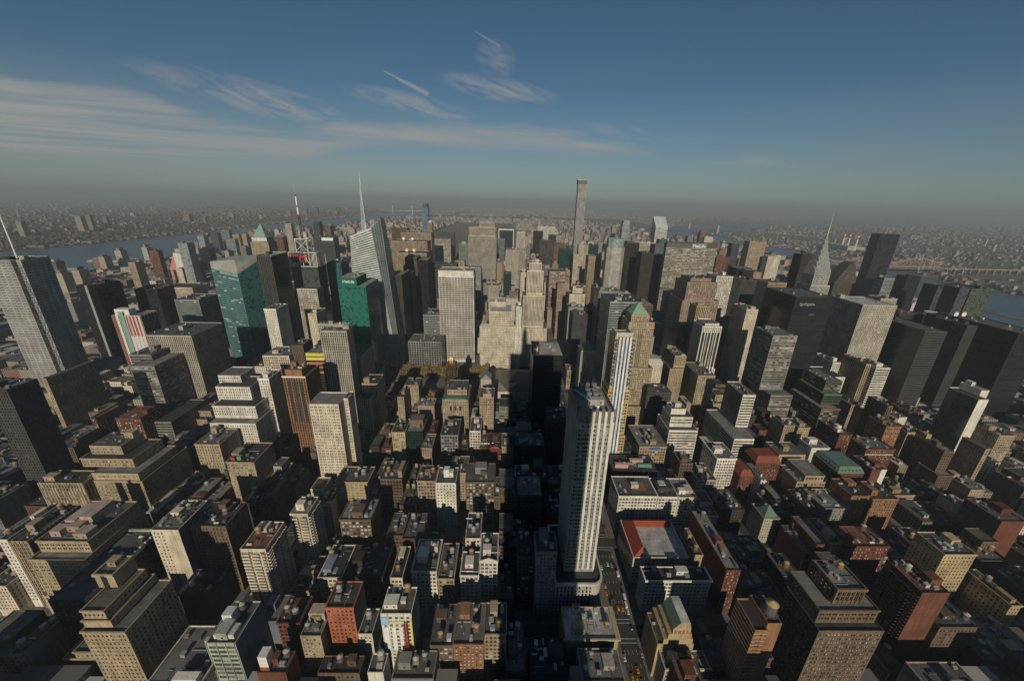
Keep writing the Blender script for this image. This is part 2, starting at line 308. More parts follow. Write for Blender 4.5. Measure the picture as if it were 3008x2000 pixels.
# ------------------------------------------------------------------ facades
STY = dict(p=(2.6,3.5,.44,.50,1), q=(3.9,3.5,.62,.47,2), l=(3.1,3.9,.72,.58,1), a=(2.8,3.5,.44,.5,1), o=(5.2,3.6,.2,.36,1), r=(4.2,3.8,.985,.46,1), v=(2.8,3.8,.46,.80,1), e=(1,3.5,2.6,.68,1), j=(8.0,3.9,.72,.2,1), h=(4.2,3.9,.99,.36,1), f=(2.15,3.5,.80,.5,1), g=(3.0,3.9,.93,.74,1),
    w=(6.0,3.95,.88,.56,1), d=(2.9,3.75,.42,.44,1), k=(4.0,3.1,.86,.52,1), s=(4.6,3.4,.44,.48,2), x=(3.6,3.5,.55,.62,1), y=(3.8,4.2,.9,.55,1), z=(4.7,4.7,.68,.66,1))
def fq(q, P, sty, lod, bot=4.0, wins=None, nwin=0):
    P00, P10, P11, P01 = (np.array(p, float) for p in P)
    W = np.linalg.norm(P10 - P00); H = np.linalg.norm(P01 - P00)
    nrm = np.cross(P10 - P00, P01 - P00); nrm /= np.linalg.norm(nrm)
    def at(u, v, d):
        a = (np.asarray(u)/W)[..., None]; b = (np.asarray(v)/H)[..., None]
        return P00*(1-a)*(1-b) + P10*a*(1-b) + P11*a*b + P01*(1-a)*b + nrm*np.asarray(d)[..., None]
    def rect(u0, u1, v0, v1, d, mt, rnd=None):
        u0, u1, v0, v1, d = (np.atleast_1d(np.asarray(x, float)) for x in np.broadcast_arrays(u0, u1, v0, v1, d))
        q.add(at(np.stack([u0, u1, u1, u0], 1), np.stack([v0, v0, v1, v1], 1), np.stack([d]*4, 1)), mt, rnd)
    def quad(u, v, d, mt): q.add(at(np.stack(u, -1), np.stack(v, -1), np.stack(d, -1)), mt)
    if sty == 'n' or (W < 3 and sty != 'e') or H < 5:
        rect(0, W, 0, H, 0, 0); return
    bay, sto, wf, hf, g = STY[sty]
    n = max(1, int(round((W - 1.2)/bay))); cw = (W - 1.2)/n; top = 2.2
    m = int((H - bot - top)/sto)
    if m < 1: rect(0, W, 0, H, 0, 0); return
    ww = cw*wf/g*(1 if g == 1 else .86)
    if g == 1: a = .6 + cw*(np.arange(n) + .5) - ww/2
    else:
        c = .6 + cw*(np.arange(n) + .5); a = np.sort(np.concatenate([c - ww - .25, c + .25]))
    b = a + ww
    c0 = H - top - sto*(np.arange(m)[::-1] + 1) + sto*(1-hf)*.55; d0 = c0 + sto*hf
    if sty == 'a': k_ = a < W*.36; a, b = a[k_], b[k_]; n = len(a)
    A, C = np.meshgrid(a, c0); B2, D = np.meshgrid(b, d0)
    A, B2, C, D = (x.ravel() for x in (A, B2, C, D))
    rnd = rng.random(len(A))*(1 if lod == 0 else .86)
    if sty in 'rhjw': rnd = np.repeat(rng.random(m), n*g)[:len(A)]*.5 + rnd*.45
    keep = np.ones(len(A), bool)
    if wins is not None and nwin > 0 and lod == 0:
        idx = np.argsort(-C, kind='stable')[:nwin]; keep[idx] = False
        wins.append((at((A[idx] + B2[idx])/2, (C[idx] + D[idx])/2, np.full(len(idx), -.32)), (P10 - P00)/W, (P01 - P00)/H, nrm, ww, float(D[0]-C[0])))
    if lod == 0:
        vs_ = np.concatenate([[0], d0]); ve = np.concatenate([c0, [H]])
        rect(0, W, vs_, ve, 0, 0)
        us = np.concatenate([[0], b]); ue = np.concatenate([a, [W]])
        U0, V0 = np.meshgrid(us, c0); U1, V1 = np.meshgrid(ue, d0)
        rect(U0.ravel(), U1.ravel(), V0.ravel(), V1.ravel(), 0, 0)
        z = np.zeros_like(A); dp = z - .34
        rect(A[keep], B2[keep], C[keep], D[keep], dp[keep], 1, rnd[keep])
        quad((A, B2, B2, A), (C, C, C, C), (z, z, dp, dp), 2)
        quad((A, B2, B2, A), (D, D, D, D), (dp, dp, z, z), 0)
        quad((A, A, A, A), (C, C, D, D), (z, dp, dp, z), 0); quad((B2, B2, B2, B2), (C, C, D, D), (dp, z, z, dp), 0)
        if sty in 'pqsl':                               # sash bar
            k2 = keep; mid = (C + D)/2
            rect(A[k2], B2[k2], mid[k2] - .06, mid[k2] + .06, z[k2] - .28, 2)
    else:
        rect(0, W, 0, H, 0, 0); rect(A, B2, C, D, .07, 1, rnd)
    if sty in 'vw' and lod == 0 or sty == 'w':          # piers
        e = np.concatenate([[.05], .6 + cw*np.arange(1, n), [W - .65]]); hw = cw*(1 - wf)*.32; o = np.zeros_like(e)
        pd = .45 if lod == 0 else .6
        rect(e - hw*.9 + .0, e + hw*.9, bot*.5, H, pd, 0)
        quad((e - hw*.9, e - hw*.9, e - hw*.9, e - hw*.9), (o + bot*.5, o + bot*.5, o + H, o + H), (o, o + pd, o + pd, o), 0)
        quad((e + hw*.9, e + hw*.9, e + hw*.9, e + hw*.9), (o + bot*.5, o + bot*.5, o + H, o + H), (o + pd, o, o, o + pd), 0)
    if sty == 'k':                                      # balcony slabs with solid fronts
        o = np.zeros(m)
        for u0 in np.arange(.8, W - 3, 7.2):
            u1 = min(u0 + 5.6, W - .5); lo = c0 - .9; hi = c0 + .25
            rect(o + u0, o + u1, lo, hi, o + 1.5, 2)
            quad((o + u0, o + u1, o + u1, o + u0), (lo, lo, lo, lo), (o, o, o + 1.5, o + 1.5), 0)
            quad((o + u0, o + u1, o + u1, o + u0), (hi, hi, hi, hi), (o + 1.5, o + 1.5, o + .9, o + .9), 2)
            quad((o + u0,)*4, (lo, lo, hi, hi), (o, o + 1.5, o + 1.5, o), 2); quad((o + u1,)*4, (lo, lo, hi, hi), (o + 1.5, o, o, o + 1.5), 2)
GLOSSY = set('KDUESVH')
def wallmats(sty, c, pale=False):
    if pale: return ['wall', 'pale_glass', 'trim']
    if sty == 'g': return ['panel', 'tint', 'trim']
    dark = 'dark_glass' if c in 'KDNEUB' or sty in 'vwjz' else 'glass'
    if sty in 'rxw' and c in GLOSSY: return ['panel', dark, 'trim']
    return ['wall', dark, 'trim']
def tier_faces(t):
    x0, x1, y0, y1, z0, z1 = t[:6]
    return dict(S=[(x0,y0,z0),(x1,y0,z0),(x1,y0,z1),(x0,y0,z1)], E=[(x1,y0,z0),(x1,y1,z0),(x1,y1,z1),(x1,y0,z1)],
                N=[(x1,y1,z0),(x0,y1,z0),(x0,y1,z1),(x1,y1,z1)], W=[(x0,y1,z0),(x0,y0,z0),(x0,y0,z1),(x0,y1,z1)])
def sides_seen(x0, x1):
    s = 'S'
    if x1 < CAM[0] + 70: s += 'E'
    if x0 > CAM[0] - 70: s += 'W'
    return s
def roof_part(root, t, color, rim, par=1.0):
    x0, x1, y0, y1, z0, z1 = t[:6]; w = .4; z = z1 - par
    q = Q(); q.add([[(x0+w,y0+w,z),(x1-w,y0+w,z),(x1-w,y1-w,z),(x0+w,y1-w,z)]])
    o = part(q, 'roof', ['roof'], root, color)
    q = Q()
    for a, b, c, d in (((x0,y0),(x1,y0),(x1-w,y0+w),(x0+w,y0+w)), ((x1,y0),(x1,y1),(x1-w,y1-w),(x1-w,y0+w)), ((x1,y1),(x0,y1),(x0+w,y1-w),(x1-w,y1-w)), ((x0,y1),(x0,y0),(x0+w,y0+w),(x0+w,y1-w))):
        q.add([[(*a,z1),(*b,z1),(*c,z1),(*d,z1)], [(*d,z1),(*c,z1),(*c,z),(*d,z)]])
    part(q, 'parapet', ['trim'], root, rim)
    return o
def build_tiers(root, tiers, c1, c2='', near=False, wmax=0, ccol=None, pale=False):
    wins = []
    for t in tiers:
        x0, x1, y0, y1, z0, z1, sty = t
        ss = (sty.replace('x2', 'x')).split('/'); sS = ss[0]; sE = ss[1] if len(ss) > 1 else sS
        lod = 0 if (y0 < 330 and -700 < x0 < 560) else 1
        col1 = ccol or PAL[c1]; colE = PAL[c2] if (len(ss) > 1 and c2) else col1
        F = tier_faces(t); seen = sides_seen(x0, x1); bot = 5.0 if z0 < 1 else .6
        q = Q(); fq(q, F['S'], sS, lod, bot, wins if near else None, wmax*2//3)
        same = (sE == sS and colE == col1)
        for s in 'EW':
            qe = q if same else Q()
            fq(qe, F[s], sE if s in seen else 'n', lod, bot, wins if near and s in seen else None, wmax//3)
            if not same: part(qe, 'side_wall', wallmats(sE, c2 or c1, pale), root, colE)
        if same: q.add([F['N']])
        else: qn = Q(); qn.add([F['N']]); part(qn, 'rear_wall', ['wall'], root, col1)
        part(q, 'wall', wallmats(sS, c1, pale), root, col1)
    # individual windows of the nearest buildings
    left = wmax
    for pts, U, V, n, ww, hh in wins:
        if left <= 0 or len(pts) == 0: continue
        q = Q(); a, b = ww/2, hh/2
        q.add([[(-a,-b,0),(a,-b,0),(a,b,0),(-a,b,0)]], 0, .0); q.add([[(-a,-.06,.05),(a,-.06,.05),(a,.06,.05),(-a,.06,.05)]], 1)
        me = q.mesh('window', ['pale_glass' if pale else 'glass', 'trim'])
        rot = Matrix((Vector(U), Vector(V), Vector(n))).transposed().to_3x3().to_euler()
        for p in pts[:left]:
            o = bpy.data.objects.new('window', me); col.objects.link(o); o.parent = root
            o.location = Vector(p) - Vector(root.location); o.rotation_euler = rot; o.color = (*tint(PAL[c1], 1.1), 1)
        left -= len(pts)

# ------------------------------------------------------------------ rooftop pieces (shared meshes)
def shared():
    S = {}
    q = Q(); q.box(-1.5,1.5,-1,1,.3,2.2); q.box(-1.4,-1.2,-.9,.9,0,.3); q.box(1.2,1.4,-.9,.9,0,.3)
    for x in (-.75, .75):
        q.tube((x,0,2.2),(x,0,2.45),.62,n=10,mt=1)
    S['unit'] = q.mesh('cooling_unit', ['metal', 'plain'])
    q = Q(); q.tube((0,0,3.2),(0,0,7.0),2.0,1.9,n=14)
    for k in range(4): q.tube((0,0,3.5+k*.95),(0,0,3.58+k*.95),2.06,n=14)
    for a in range(4):
        c, s = math.cos(a*math.pi/2+.8)*1.6, math.sin(a*math.pi/2+.8)*1.6
        q.tube((c,s,0),(c,s,3.2),.13,n=4); q.tube((c,s,.4),(-s*.98,c*.98,2.9),.07,n=3)
    q.box(-2.1,2.1,-2.1,2.1,3.0,3.2,0,True); S['tank'] = q.mesh('water_tank', ['plain'])
    q = Q(); q.tube((0,0,7.0),(0,0,8.3),2.15,.12,n=14); S['lid'] = q.mesh('tank_roof', ['plain'])
    q = Q(); q.box(-2,2,-.4,.4,.25,.95); [q.box(x,x+.15,-.35,.35,0,.25) for x in (-1.8,-.1,1.6)]; S['duct'] = q.mesh('duct', ['metal'])
    q = Q(); q.tube((-4,0,.35),(4,0,.35),.16,n=5); q.tube((4,0,.35),(4,2.5,.35),.16,n=5); [q.box(x,x+.12,-.12,.12,0,.3) for x in (-3.5,-1.2,1.2,3.5)]; S['pipe'] = q.mesh('pipe_run', ['metal'])
    q = Q(); q.box(-1.1,1.1,-1.3,1.3,0,2.3); q.box(-1.25,1.25,-1.45,1.45,2.3,2.5,1,True); S['hut'] = q.mesh('stair_hut', ['wall', 'trim'])
    q = Q(); q.tube((0,0,0),(0,0,1.3),.3,n=8); q.tube((0,0,1.3),(0,0,1.7),.5,.35,n=8); S['vent'] = q.mesh('vent_pipe', ['metal'])
    q = Q(); q.add([[(-2,-1,.3),(2,-1,.3),(2,0,1.1),(-2,0,1.1)],[(2,1,.3),(-2,1,.3),(-2,0,1.1),(2,0,1.1)],[(-2,-1,.3),(-2,0,1.1),(-2,1,.3),(-2,1,.3)],[(2,-1,.3),(2,1,.3),(2,0,1.1),(2,0,1.1)]],0,.7); q.box(-2.1,2.1,-1.1,1.1,0,.3,1)
    S['skylight'] = q.mesh('skylight', ['tint', 'plain'])
    q = Q()
    for k in range(12):
        a0, a1 = 2*math.pi*k/12, 2*math.pi*(k+1)/12
        for r0, r1 in ((0,.45),(.45,.8),(.8,1)):
            f = lambda r,a: (r*math.cos(a), -.35+r*r*-.25, .9+r*math.sin(a))
            q.add([[f(r0,a0),f(r0,a1),f(r1,a1),f(r1,a0)]])
    q.tube((0,0,-.6),(0,-.3,.9),.1,n=5); S['dish'] = q.mesh('satellite_dish', ['plain'])
    q = Q()
    for sx, sy in ((-1,-1),(1,-1),(1,1),(-1,1)): q.tube((sx*1.9,sy*1.9,0),(sx*1.9,sy*1.9,3.6),.14,n=4)
    for z in (1.8,3.6):
        for a, b in (((-1.9,-1.9),(1.9,-1.9)),((1.9,-1.9),(1.9,1.9)),((1.9,1.9),(-1.9,1.9)),((-1.9,1.9),(-1.9,-1.9))): q.tube((*a,z),(*b,z),.12,n=4)
    S['frame'] = q.mesh('steel_frame', ['metal'])
    return S
SH = shared()
def roof_house(root, x0, x1, y0, y1, z0, z1, color, rc=(.2,.2,.19), nm='roof_house'):
    q = Q(); q.add([f for f in tier_faces((x0,x1,y0,y1,z0,z1)).values()])
    q.add([[(x0,y0,z1),(x1,y0,z1),(x1,y1,z1),(x0,y1,z1)]], 3)
    w = min(1.1, (x1-x0)*.2); n = max(1, int((x1-x0)/4))
    for i in range(n):
        c = x0 + (i+.5)*(x1-x0)/n; q.add([[(c-w/2,y0-.05,z0+1.2),(c+w/2,y0-.05,z0+1.2),(c+w/2,y0-.05,min(z0+2.6,z1-.4)),(c-w/2,y0-.05,min(z0+2.6,z1-.4))]], 1, rng.random())
    q.box(x0-.12,x1+.12,y0-.12,y1+.12,z1,z1+.25,2,True)
    o = part(q, nm, ['wall','glass','trim','roof'], root, color); return o
def tank(root, x, y, z, s, wood, lidc):
    o = put(SH['tank'], 'water_tank', root, (x, y, z), wood, (s, s, s)); l = bpy.data.objects.new('tank_roof', SH['lid']); col.objects.link(l); l.parent = o; l.color = (*lidc, 1)
    return o
WOODS = [((.20,.13,.08),(.42,.28,.14)), ((.16,.13,.10),(.33,.30,.26)), ((.12,.11,.10),(.38,.36,.33)), ((.24,.16,.09),(.45,.31,.15)), ((.28,.27,.25),(.45,.44,.41))]
def clutter(root, t, opt, c1, near, rnd):
    if 't' not in opt and near and rnd.random() < .7: opt += 't'
    x0, x1, y0, y1, z0, z1 = t[:6]; z = z1 - 1.0; W, D = x1-x0, y1-y0
    if W < 6 or D < 6: return
    bc = tint(PAL[c1], rnd.uniform(.8, 1.1)); used = []
    def spot(w, d):
        for _ in range(14):
            x = rnd.uniform(x0+1+w/2, x1-1-w/2) if W > w+2 else (x0+x1)/2; y = rnd.uniform(y0+2+d/2, y1-1-d/2) if D > d+3 else (y0+y1)/2
            if all(abs(x-a) > (w+b)/2 or abs(y-c) > (d+e)/2 for a, c, b, e in used): used.append((x, y, w, d)); return x, y
        return None
    nb = opt.count('b') + opt.count('k')*2
    if nb == 0 and rnd.random() < .6: nb = 1
    for i in range(nb):
        w = min(W*.45, rnd.uniform(5, 10)); d = min(D*.4, rnd.uniform(5, 10)); s = spot(w, d)
        if s: roof_house(root, s[0]-w/2, s[0]+w/2, s[1]-d/2, s[1]+d/2, z, z + rnd.uniform(3.2, 6.5), (.42,.31,.26) if 'k' in opt else bc)
    for i in range(opt.count('t')):
        s = spot(4.6, 4.6)
        if s: wd = rnd.choice(WOODS); tank(root, s[0], s[1], z, rnd.uniform(.8, 1.05), *wd)
    g = lambda: rnd.choice([(.45,.45,.43),(.3,.31,.31),(.18,.18,.18),(.55,.54,.5)])
    far = y0 > 700
    for i in range(1 + opt.count('m') if far else (9 if near else 5) + 3*opt.count('m') + 4*opt.count('e')):
        k = rnd.choice(['unit','unit','vent','duct','skylight','pipe','hut','vent'] + (['frame'] if 'e' in opt else []))
        s = spot(4, 3)
        if s: put(SH[k], {'unit':'cooling_unit','vent':'vent_pipe','duct':'duct','skylight':'skylight','frame':'steel_frame','pipe':'pipe_run','hut':'stair_hut'}[k], root, (s[0], s[1], z), g(), [rnd.uniform(.8, 1.4)*(1.6 if far else 1)]*3, rnd.choice([0, math.pi/2]))
    for i in range(2*opt.count('D')):
        r = min(4.5, W*.12); put(SH['dish'], 'satellite_dish', root, (x0+W*(.3+.25*i), y0+D*.3, z+r*.6), (.75,.74,.7), (r, r, r), rnd.uniform(-.2,.5))
ROOFC = [(.04,.04,.04),(.06,.058,.056),(.10,.098,.094),(.15,.147,.14),(.22,.215,.205),(.085,.085,.095),(.12,.105,.09)]

# kind, colours, label, roof features, tiers (x0,x1,y0,y1,z0,z1,facade)
BLD=[
('office_block','TL','broad tan office block with pale pink roof huts, left foreground beside the tan setback tower','pk',[(-452.3,-412.1,157.6,207.6,0,64.0,'q'),(-450.2,-412.4,164.0,205.0,64.0,75.0,'q')]),
('office_block','T',"narrow tan block with dark roof clutter joined to the broad tan block's left",'m',[(-473.3,-460.3,166.4,204.4,0,72.0,'v')]),
('office_block','W','white-fronted office block at the left edge, half in shadow','m',[(-483.8,-476.9,167.6,205.6,0,72.0,'p')]),
('loft_building','CG','pale block with a big blank light wall and grey equipment deck on its roof','em',[(-379.0,-357.5,177.9,209.9,0,72.0,'a/n')]),
('apartment_building','BN','brown setback brick block rising right behind the pale blank-walled block','b',[(-351.7,-323.4,182.0,208.0,0,72.5,'p')]),
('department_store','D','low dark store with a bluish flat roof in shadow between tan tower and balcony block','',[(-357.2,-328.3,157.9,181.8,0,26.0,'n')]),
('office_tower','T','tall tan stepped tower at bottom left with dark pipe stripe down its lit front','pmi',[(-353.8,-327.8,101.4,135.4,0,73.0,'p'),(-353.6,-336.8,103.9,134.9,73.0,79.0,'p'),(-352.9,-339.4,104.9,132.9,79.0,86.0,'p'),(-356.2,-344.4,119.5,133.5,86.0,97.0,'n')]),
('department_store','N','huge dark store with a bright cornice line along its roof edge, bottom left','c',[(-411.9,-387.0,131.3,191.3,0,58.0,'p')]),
('apartment_building','C','white-banded balcony apartment slab with a reddish brown flat roof','r',[(-295.3,-276.7,157.3,183.3,0,76.0,'k')]),
('apartment_building','C','white balcony slab behind the reddish-roofed balcony slab','b',[(-278.5,-263.7,193.5,213.5,0,74.0,'k')]),
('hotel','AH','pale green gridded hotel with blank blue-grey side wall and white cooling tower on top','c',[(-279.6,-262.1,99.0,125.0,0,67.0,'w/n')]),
('loft_building','CB','low building with white plant room and dark glass roof frames at bottom edge','em',[(-311.2,-279.9,87.7,121.7,0,48.0,'p')]),
('loft_building','B','mid-brown loft block with white tank house and slate-grey roof','t',[(-242.9,-216.2,202.0,226.0,0,60.0,'l')]),
('loft_building','B','narrow loft with grey roof and a tan wooden tank, left of the red-fronted loft','t',[(-200.7,-187.6,194.7,220.7,0,50.0,'l')]),
('loft_building','RB','dull red-fronted loft with blue-grey roof and two tan tanks','tt',[(-187.6,-171.5,194.6,223.6,0,47.0,'l')]),
('loft_building','C','cream loft with bluish roof sheds and white tanks, half in shade','t',[(-243.9,-225.9,159.7,189.7,0,45.0,'l')]),
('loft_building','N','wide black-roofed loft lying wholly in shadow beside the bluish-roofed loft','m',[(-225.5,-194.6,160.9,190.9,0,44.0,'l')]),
('loft_building','W','white-fronted loft with large black roof and cream penthouse at its back','b',[(-172.0,-152.6,161.3,191.3,0,50.0,'l')]),
('loft_building','C','slim cream loft with a black roof, left of the white-fronted loft','m',[(-188.2,-178.6,158.7,187.7,0,46.0,'l')]),
('loft_building','T','slim tan loft with twin pale tanks on a black roof','tt',[(-151.5,-138.8,159.2,192.2,0,45.0,'l')]),
('loft_building','W','white loft with a triangular pediment above its front','g',[(-119.7,-105.2,170.5,198.5,0,50.0,'l')]),
('loft_building','W','low white loft with ornate arched crown, left of the pedimented white loft','t',[(-134.6,-119.9,162.9,184.9,0,44.0,'l')]),
('loft_building','C','loft with a cluster of pale tanks over a blue-grey roof, behind the pedimented loft','ttt',[(-133.4,-120.4,192.6,221.6,0,50.0,'l')]),
('loft_building','RB','red-brown brick loft with two dark tanks on a raised house, left of the tan hotel','tt',[(-253.6,-238.1,122.3,141.3,0,50.0,'l')]),
('loft_building','HD','dark grey blank-roofed shed building left of the red-brown loft with two tanks','',[(-271.0,-255.8,125.2,144.2,0,47.0,'n')]),
('hotel','T','tan hotel with rows of white air units and a pale tank behind','t',[(-229.9,-216.9,108.9,126.9,0,58.0,'p')]),
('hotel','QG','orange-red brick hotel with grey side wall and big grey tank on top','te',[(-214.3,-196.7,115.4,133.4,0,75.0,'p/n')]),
('loft_building','C','little cream building with a yellow wooden tank beside the orange-red hotel','t',[(-196.5,-187.1,115.3,132.3,0,50.0,'p')]),
('construction_tower','WG','half-built white and blue hotel with a red hoist mast on its front','e',[(-178.2,-158.7,111.4,129.4,0,75.0,'x/n')]),
('apartment_building','B','low brown H-shaped roof building at bottom edge left of centre','m',[(-214.7,-189.0,95.6,105.6,0,45.0,'p')]),
('loft_building','W','dark-roofed white-fronted building with a striped tank at bottom edge','t',[(-184.5,-174.7,96.6,107.6,0,44.0,'n')]),
('loft_building','G','grey-roofed building with three dark tank frames at bottom edge','ttt',[(-168.9,-143.5,94.6,110.6,0,42.0,'l')]),
('apartment_building','R','dark red brick block with white-panelled tower house at bottom edge','b',[(-248.2,-230.8,92.1,104.1,0,52.0,'n')]),
('loft_building','B','brown brick loft with long grey roof and a tan tank at its corner','t',[(-148.8,-133.3,111.5,139.5,0,45.0,'l')]),
('loft_building','OB','wide brown brick loft with tank frame shadow in the middle of its front','tt',[(-133.2,-113.2,111.8,139.8,0,46.0,'p')]),
('loft_building','T','yellow-tan loft with blue-grey roof half in shade','t',[(-113.3,-98.1,119.4,141.4,0,44.0,'l')]),
('hotel','G','slender grey glass-trimmed hotel standing in shade left of the white striped tower','b',[(-76.0,-60.5,157.7,176.7,0,75.0,'p')]),
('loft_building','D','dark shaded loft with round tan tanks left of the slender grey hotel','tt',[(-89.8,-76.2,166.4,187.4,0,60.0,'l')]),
('store','C','long low building with a bright red sloping tile roof along the avenue','RL',[(13.3,61.8,190.8,231.8,0,32.0,'l')]),
('store','W','stone building with a lit white cornice and rooftop pavilion beside the avenue','pb',[(14.6,68.4,165.4,178.4,0,36.0,'l')]),
('apartment_building','Y','yellow-tan stepped building with green sloped roof and four arched openings','Z',[(7.1,32.5,118.9,140.9,0,35.0,'o')]),
('loft_building','L','low grey-roofed building with white parapet in front of the yellow-tan stepped building','pm',[(8.9,39.7,107.2,118.7,0,29.0,'l')]),
('loft_building','R','long narrow red brick building with an arched red loggia tower at its front','b',[(76.9,90.1,163.7,225.7,0,50.0,'p')]),
('store','Y','wide pale-roofed low building with a gold border beside the avenue','eL',[(-55.9,-17.5,125.4,148.4,0,30.0,'n')]),
('store','L','low grey roof building with white skylight trough and tan tank at bottom edge','tm',[(-48.5,-20.6,99.4,119.4,0,30.0,'l')]),
('store','D','small dark building with pale slab roof at bottom edge left of the avenue','m',[(-81.5,-57.4,105.3,127.3,0,28.0,'n')]),
('hotel','BN','massive brown brick hotel with corniced top and columned penthouse, bottom right','pe',[(87.6,127.4,95.3,123.3,0,85.0,'q/p'),(88.4,124.9,100.0,126.0,85.0,96.0,'q'),(98.8,116.3,104.0,124.0,96.0,108.0,'v')]),
('apartment_building','RN','tall plain red brick slab with glassy balconies down its left side','rb',[(181.7,200.9,123.1,149.1,0,80.0,'n/k')]),
('apartment_building','O','narrow striped orange brick tower with a huge round wooden tank','t',[(50.9,58.9,97.4,117.4,0,82.0,'s'),(58.7,67.5,98.8,116.8,0,86.0,'n')]),
('apartment_building','Y','pale yellow setback apartment tower with square yellow tank house, right foreground','b',[(244.0,269.8,162.2,184.2,0,70.0,'p')]),
('office_block','RD','red brick block with dark glass side gridded in white, far right foreground','m',[(357.9,381.1,211.1,241.1,0,55.0,'n/g')]),
('apartment_building','R','red brick apartment house with flat roofs and white-framed windows right of the brown hotel','rb',[(198.2,232.0,187.4,209.4,0,50.0,'p')]),
('apartment_building','Y','narrow pale tan apartment house in the bottom right corner','',[(274.0,282.2,136.2,166.2,0,50.0,'p')]),
('apartment_building','B','low brick block with stepped lit corner right of the red brick slab','b',[(201.2,227.9,119.4,143.4,0,52.0,'p')]),
('office_tower','GT','tan ribbon-windowed office tower with dark east side left of centre','m',[(-554.0,-532.4,376.2,436.2,0,44.0,'r'),(-602.5,-571.0,417.1,466.4,0,104.0,'r'),(-619.8,-589.8,436.8,466.4,0,112.0,'r')]),
('office_tower','L','grey tower of fine vertical piers behind the tan ribbon-windowed tower','m',[(-619.3,-553.6,466.7,530.7,0,130.0,'v')]),
('office_tower','T','slim tan tower with a dark vertical stripe, in front of the rod-screened tower','m',[(-681.3,-676.0,383.0,443.0,0,100.0,'p')]),
('loft_building','R','dark red brick block with purple-grey roofs left of the tan ribbon tower','rb',[(-614.3,-553.8,361.8,391.8,0,58.0,'p')]),
('office_block','T','tan ziggurat office block with broad ledges and grey penthouse, left','m',[(-502.5,-455.8,251.9,307.9,0,56.0,'q'),(-502.5,-458.0,252.8,298.8,56.0,64.0,'q'),(-519.0,-468.5,262.0,296.0,64.0,74.0,'q'),(-513.8,-482.7,268.7,292.7,74.0,84.0,'q')]),
('office_block','T','lower tan wing with vertical bays joined to the left of the tan ziggurat','b',[(-544.1,-502.8,243.4,261.8,0,60.0,'v')]),
('office_tower','W','bright white stepped ziggurat tower left of the orange brick tower','p',[(-435.6,-384.1,321.9,357.9,0,78.0,'p'),(-436.5,-387.7,332.6,366.6,78.0,94.0,'p'),(-440.8,-401.2,349.1,379.1,0,110.0,'p'),(-445.7,-418.9,362.7,388.7,0,118.0,'p'),(-393.9,-381.3,355.7,381.7,0,118.0,'p')]),
('loft_building','T','tan loft with a large round tank at its roof corner below the white ziggurat','t',[(-428.7,-403.0,289.0,319.0,0,73.0,'p')]),
('loft_building','T','tan block with red and green roof boxes below the white ziggurat','mb',[(-384.1,-356.1,269.4,303.4,0,66.0,'q')]),
('hotel','O','orange brick tower with dark bay windows and white-rimmed crown','',[(-359.9,-333.2,347.8,381.8,0,125.0,'v'),(-356.5,-337.2,349.2,367.2,125.0,133.0,'n')]),
('construction_tower','ND','half-built tower with yellow and red safety netting on its top floors','e',[(-379.8,-352.6,441.0,481.0,0,118.0,'y')]),
('office_tower','LD','pale tower of fine white piers with stepped dark shoulders right of the netted tower','',[(-360.3,-326.8,494.1,554.1,0,88.0,'v'),(-348.2,-312.9,426.6,446.6,0,155.0,'v')]),
('apartment_tower','C','tall cream apartment tower with notched corners and tan roof house','b',[(-299.6,-269.6,285.5,311.5,0,125.0,'q'),(-269.8,-264.9,298.1,314.1,0,125.0,'q')]),
('office_tower','T','tan stepped tower with a pointed roof house right of the tall cream apartment tower','b',[(-285.4,-270.8,371.0,407.0,0,84.0,'p'),(-286.3,-266.2,389.4,417.4,0,97.0,'p')]),
('loft_building','Y','castle-like yellow tan loft with battlemented roof line','tt',[(-271.3,-238.6,258.5,282.5,0,52.0,'s')]),
('loft_building','B','brown loft with tall chimney slab right of the castle-like loft','tt',[(-226.4,-204.6,260.1,288.1,0,55.0,'l')]),
('hotel','PB','pinkish hotel with pale green glass front beside the white lime-marked hotel','tt',[(-188.1,-169.6,255.3,279.3,0,57.0,'l/n')]),
('hotel','W','bright white hotel with lime green frames on its front','b',[(-168.7,-148.7,251.2,275.2,0,58.0,'d')]),
('loft_building','B','wide brown loft with a big grey box on its roof right of the white hotel','b',[(-139.9,-110.3,258.0,288.0,0,54.0,'l')]),
('loft_building','Y','small yellow-tan building with arched top windows and twin white tanks','tt',[(-235.9,-219.9,335.8,365.8,0,60.0,'p')]),
('hotel','EB','dark green glass-fronted hotel with brown upper box','t',[(-218.5,-199.1,336.2,370.2,0,60.0,'l/n')]),
('loft_building','P','small pink-white building right of the dark green glass hotel','m',[(-198.9,-186.8,326.2,356.2,0,45.0,'p')]),
('loft_building','G','grey loft with big gridded windows and cluttered white roof','m',[(-176.7,-156.1,331.2,367.2,0,60.0,'l')]),
('loft_building','W','pale slim loft with white crown right of the gridded grey loft','b',[(-143.8,-130.1,343.3,377.3,0,58.0,'l')]),
('loft_building','R','small red brick building with a curved red gable','A',[(-121.2,-104.2,330.3,364.3,0,42.0,'p')]),
('club_building','T','tan club building with three arched windows and green roof garden','',[(-183.2,-149.0,387.5,431.5,0,76.0,'p'),(-178.6,-152.0,400.9,430.9,76.0,84.0,'p')]),
('office_tower','T','slim tan tower with white elevator head right of the arched tan club','',[(-134.1,-115.7,384.6,412.6,0,82.0,'p'),(-129.6,-118.7,383.3,399.3,82.0,88.0,'n')]),
('loft_building','L','narrow grey gabled tower behind the slim tan tower','G',[(-136.6,-121.1,445.9,465.9,0,78.0,'n')]),
('loft_building','T','very narrow tan block right of the tan stepped tower','t',[(-252.5,-243.1,422.5,452.5,0,60.0,'p')]),
('loft_building','T','tan block with one round wooden tank in front of the autumn park','t',[(-250.8,-230.1,455.9,481.9,0,62.0,'p')]),
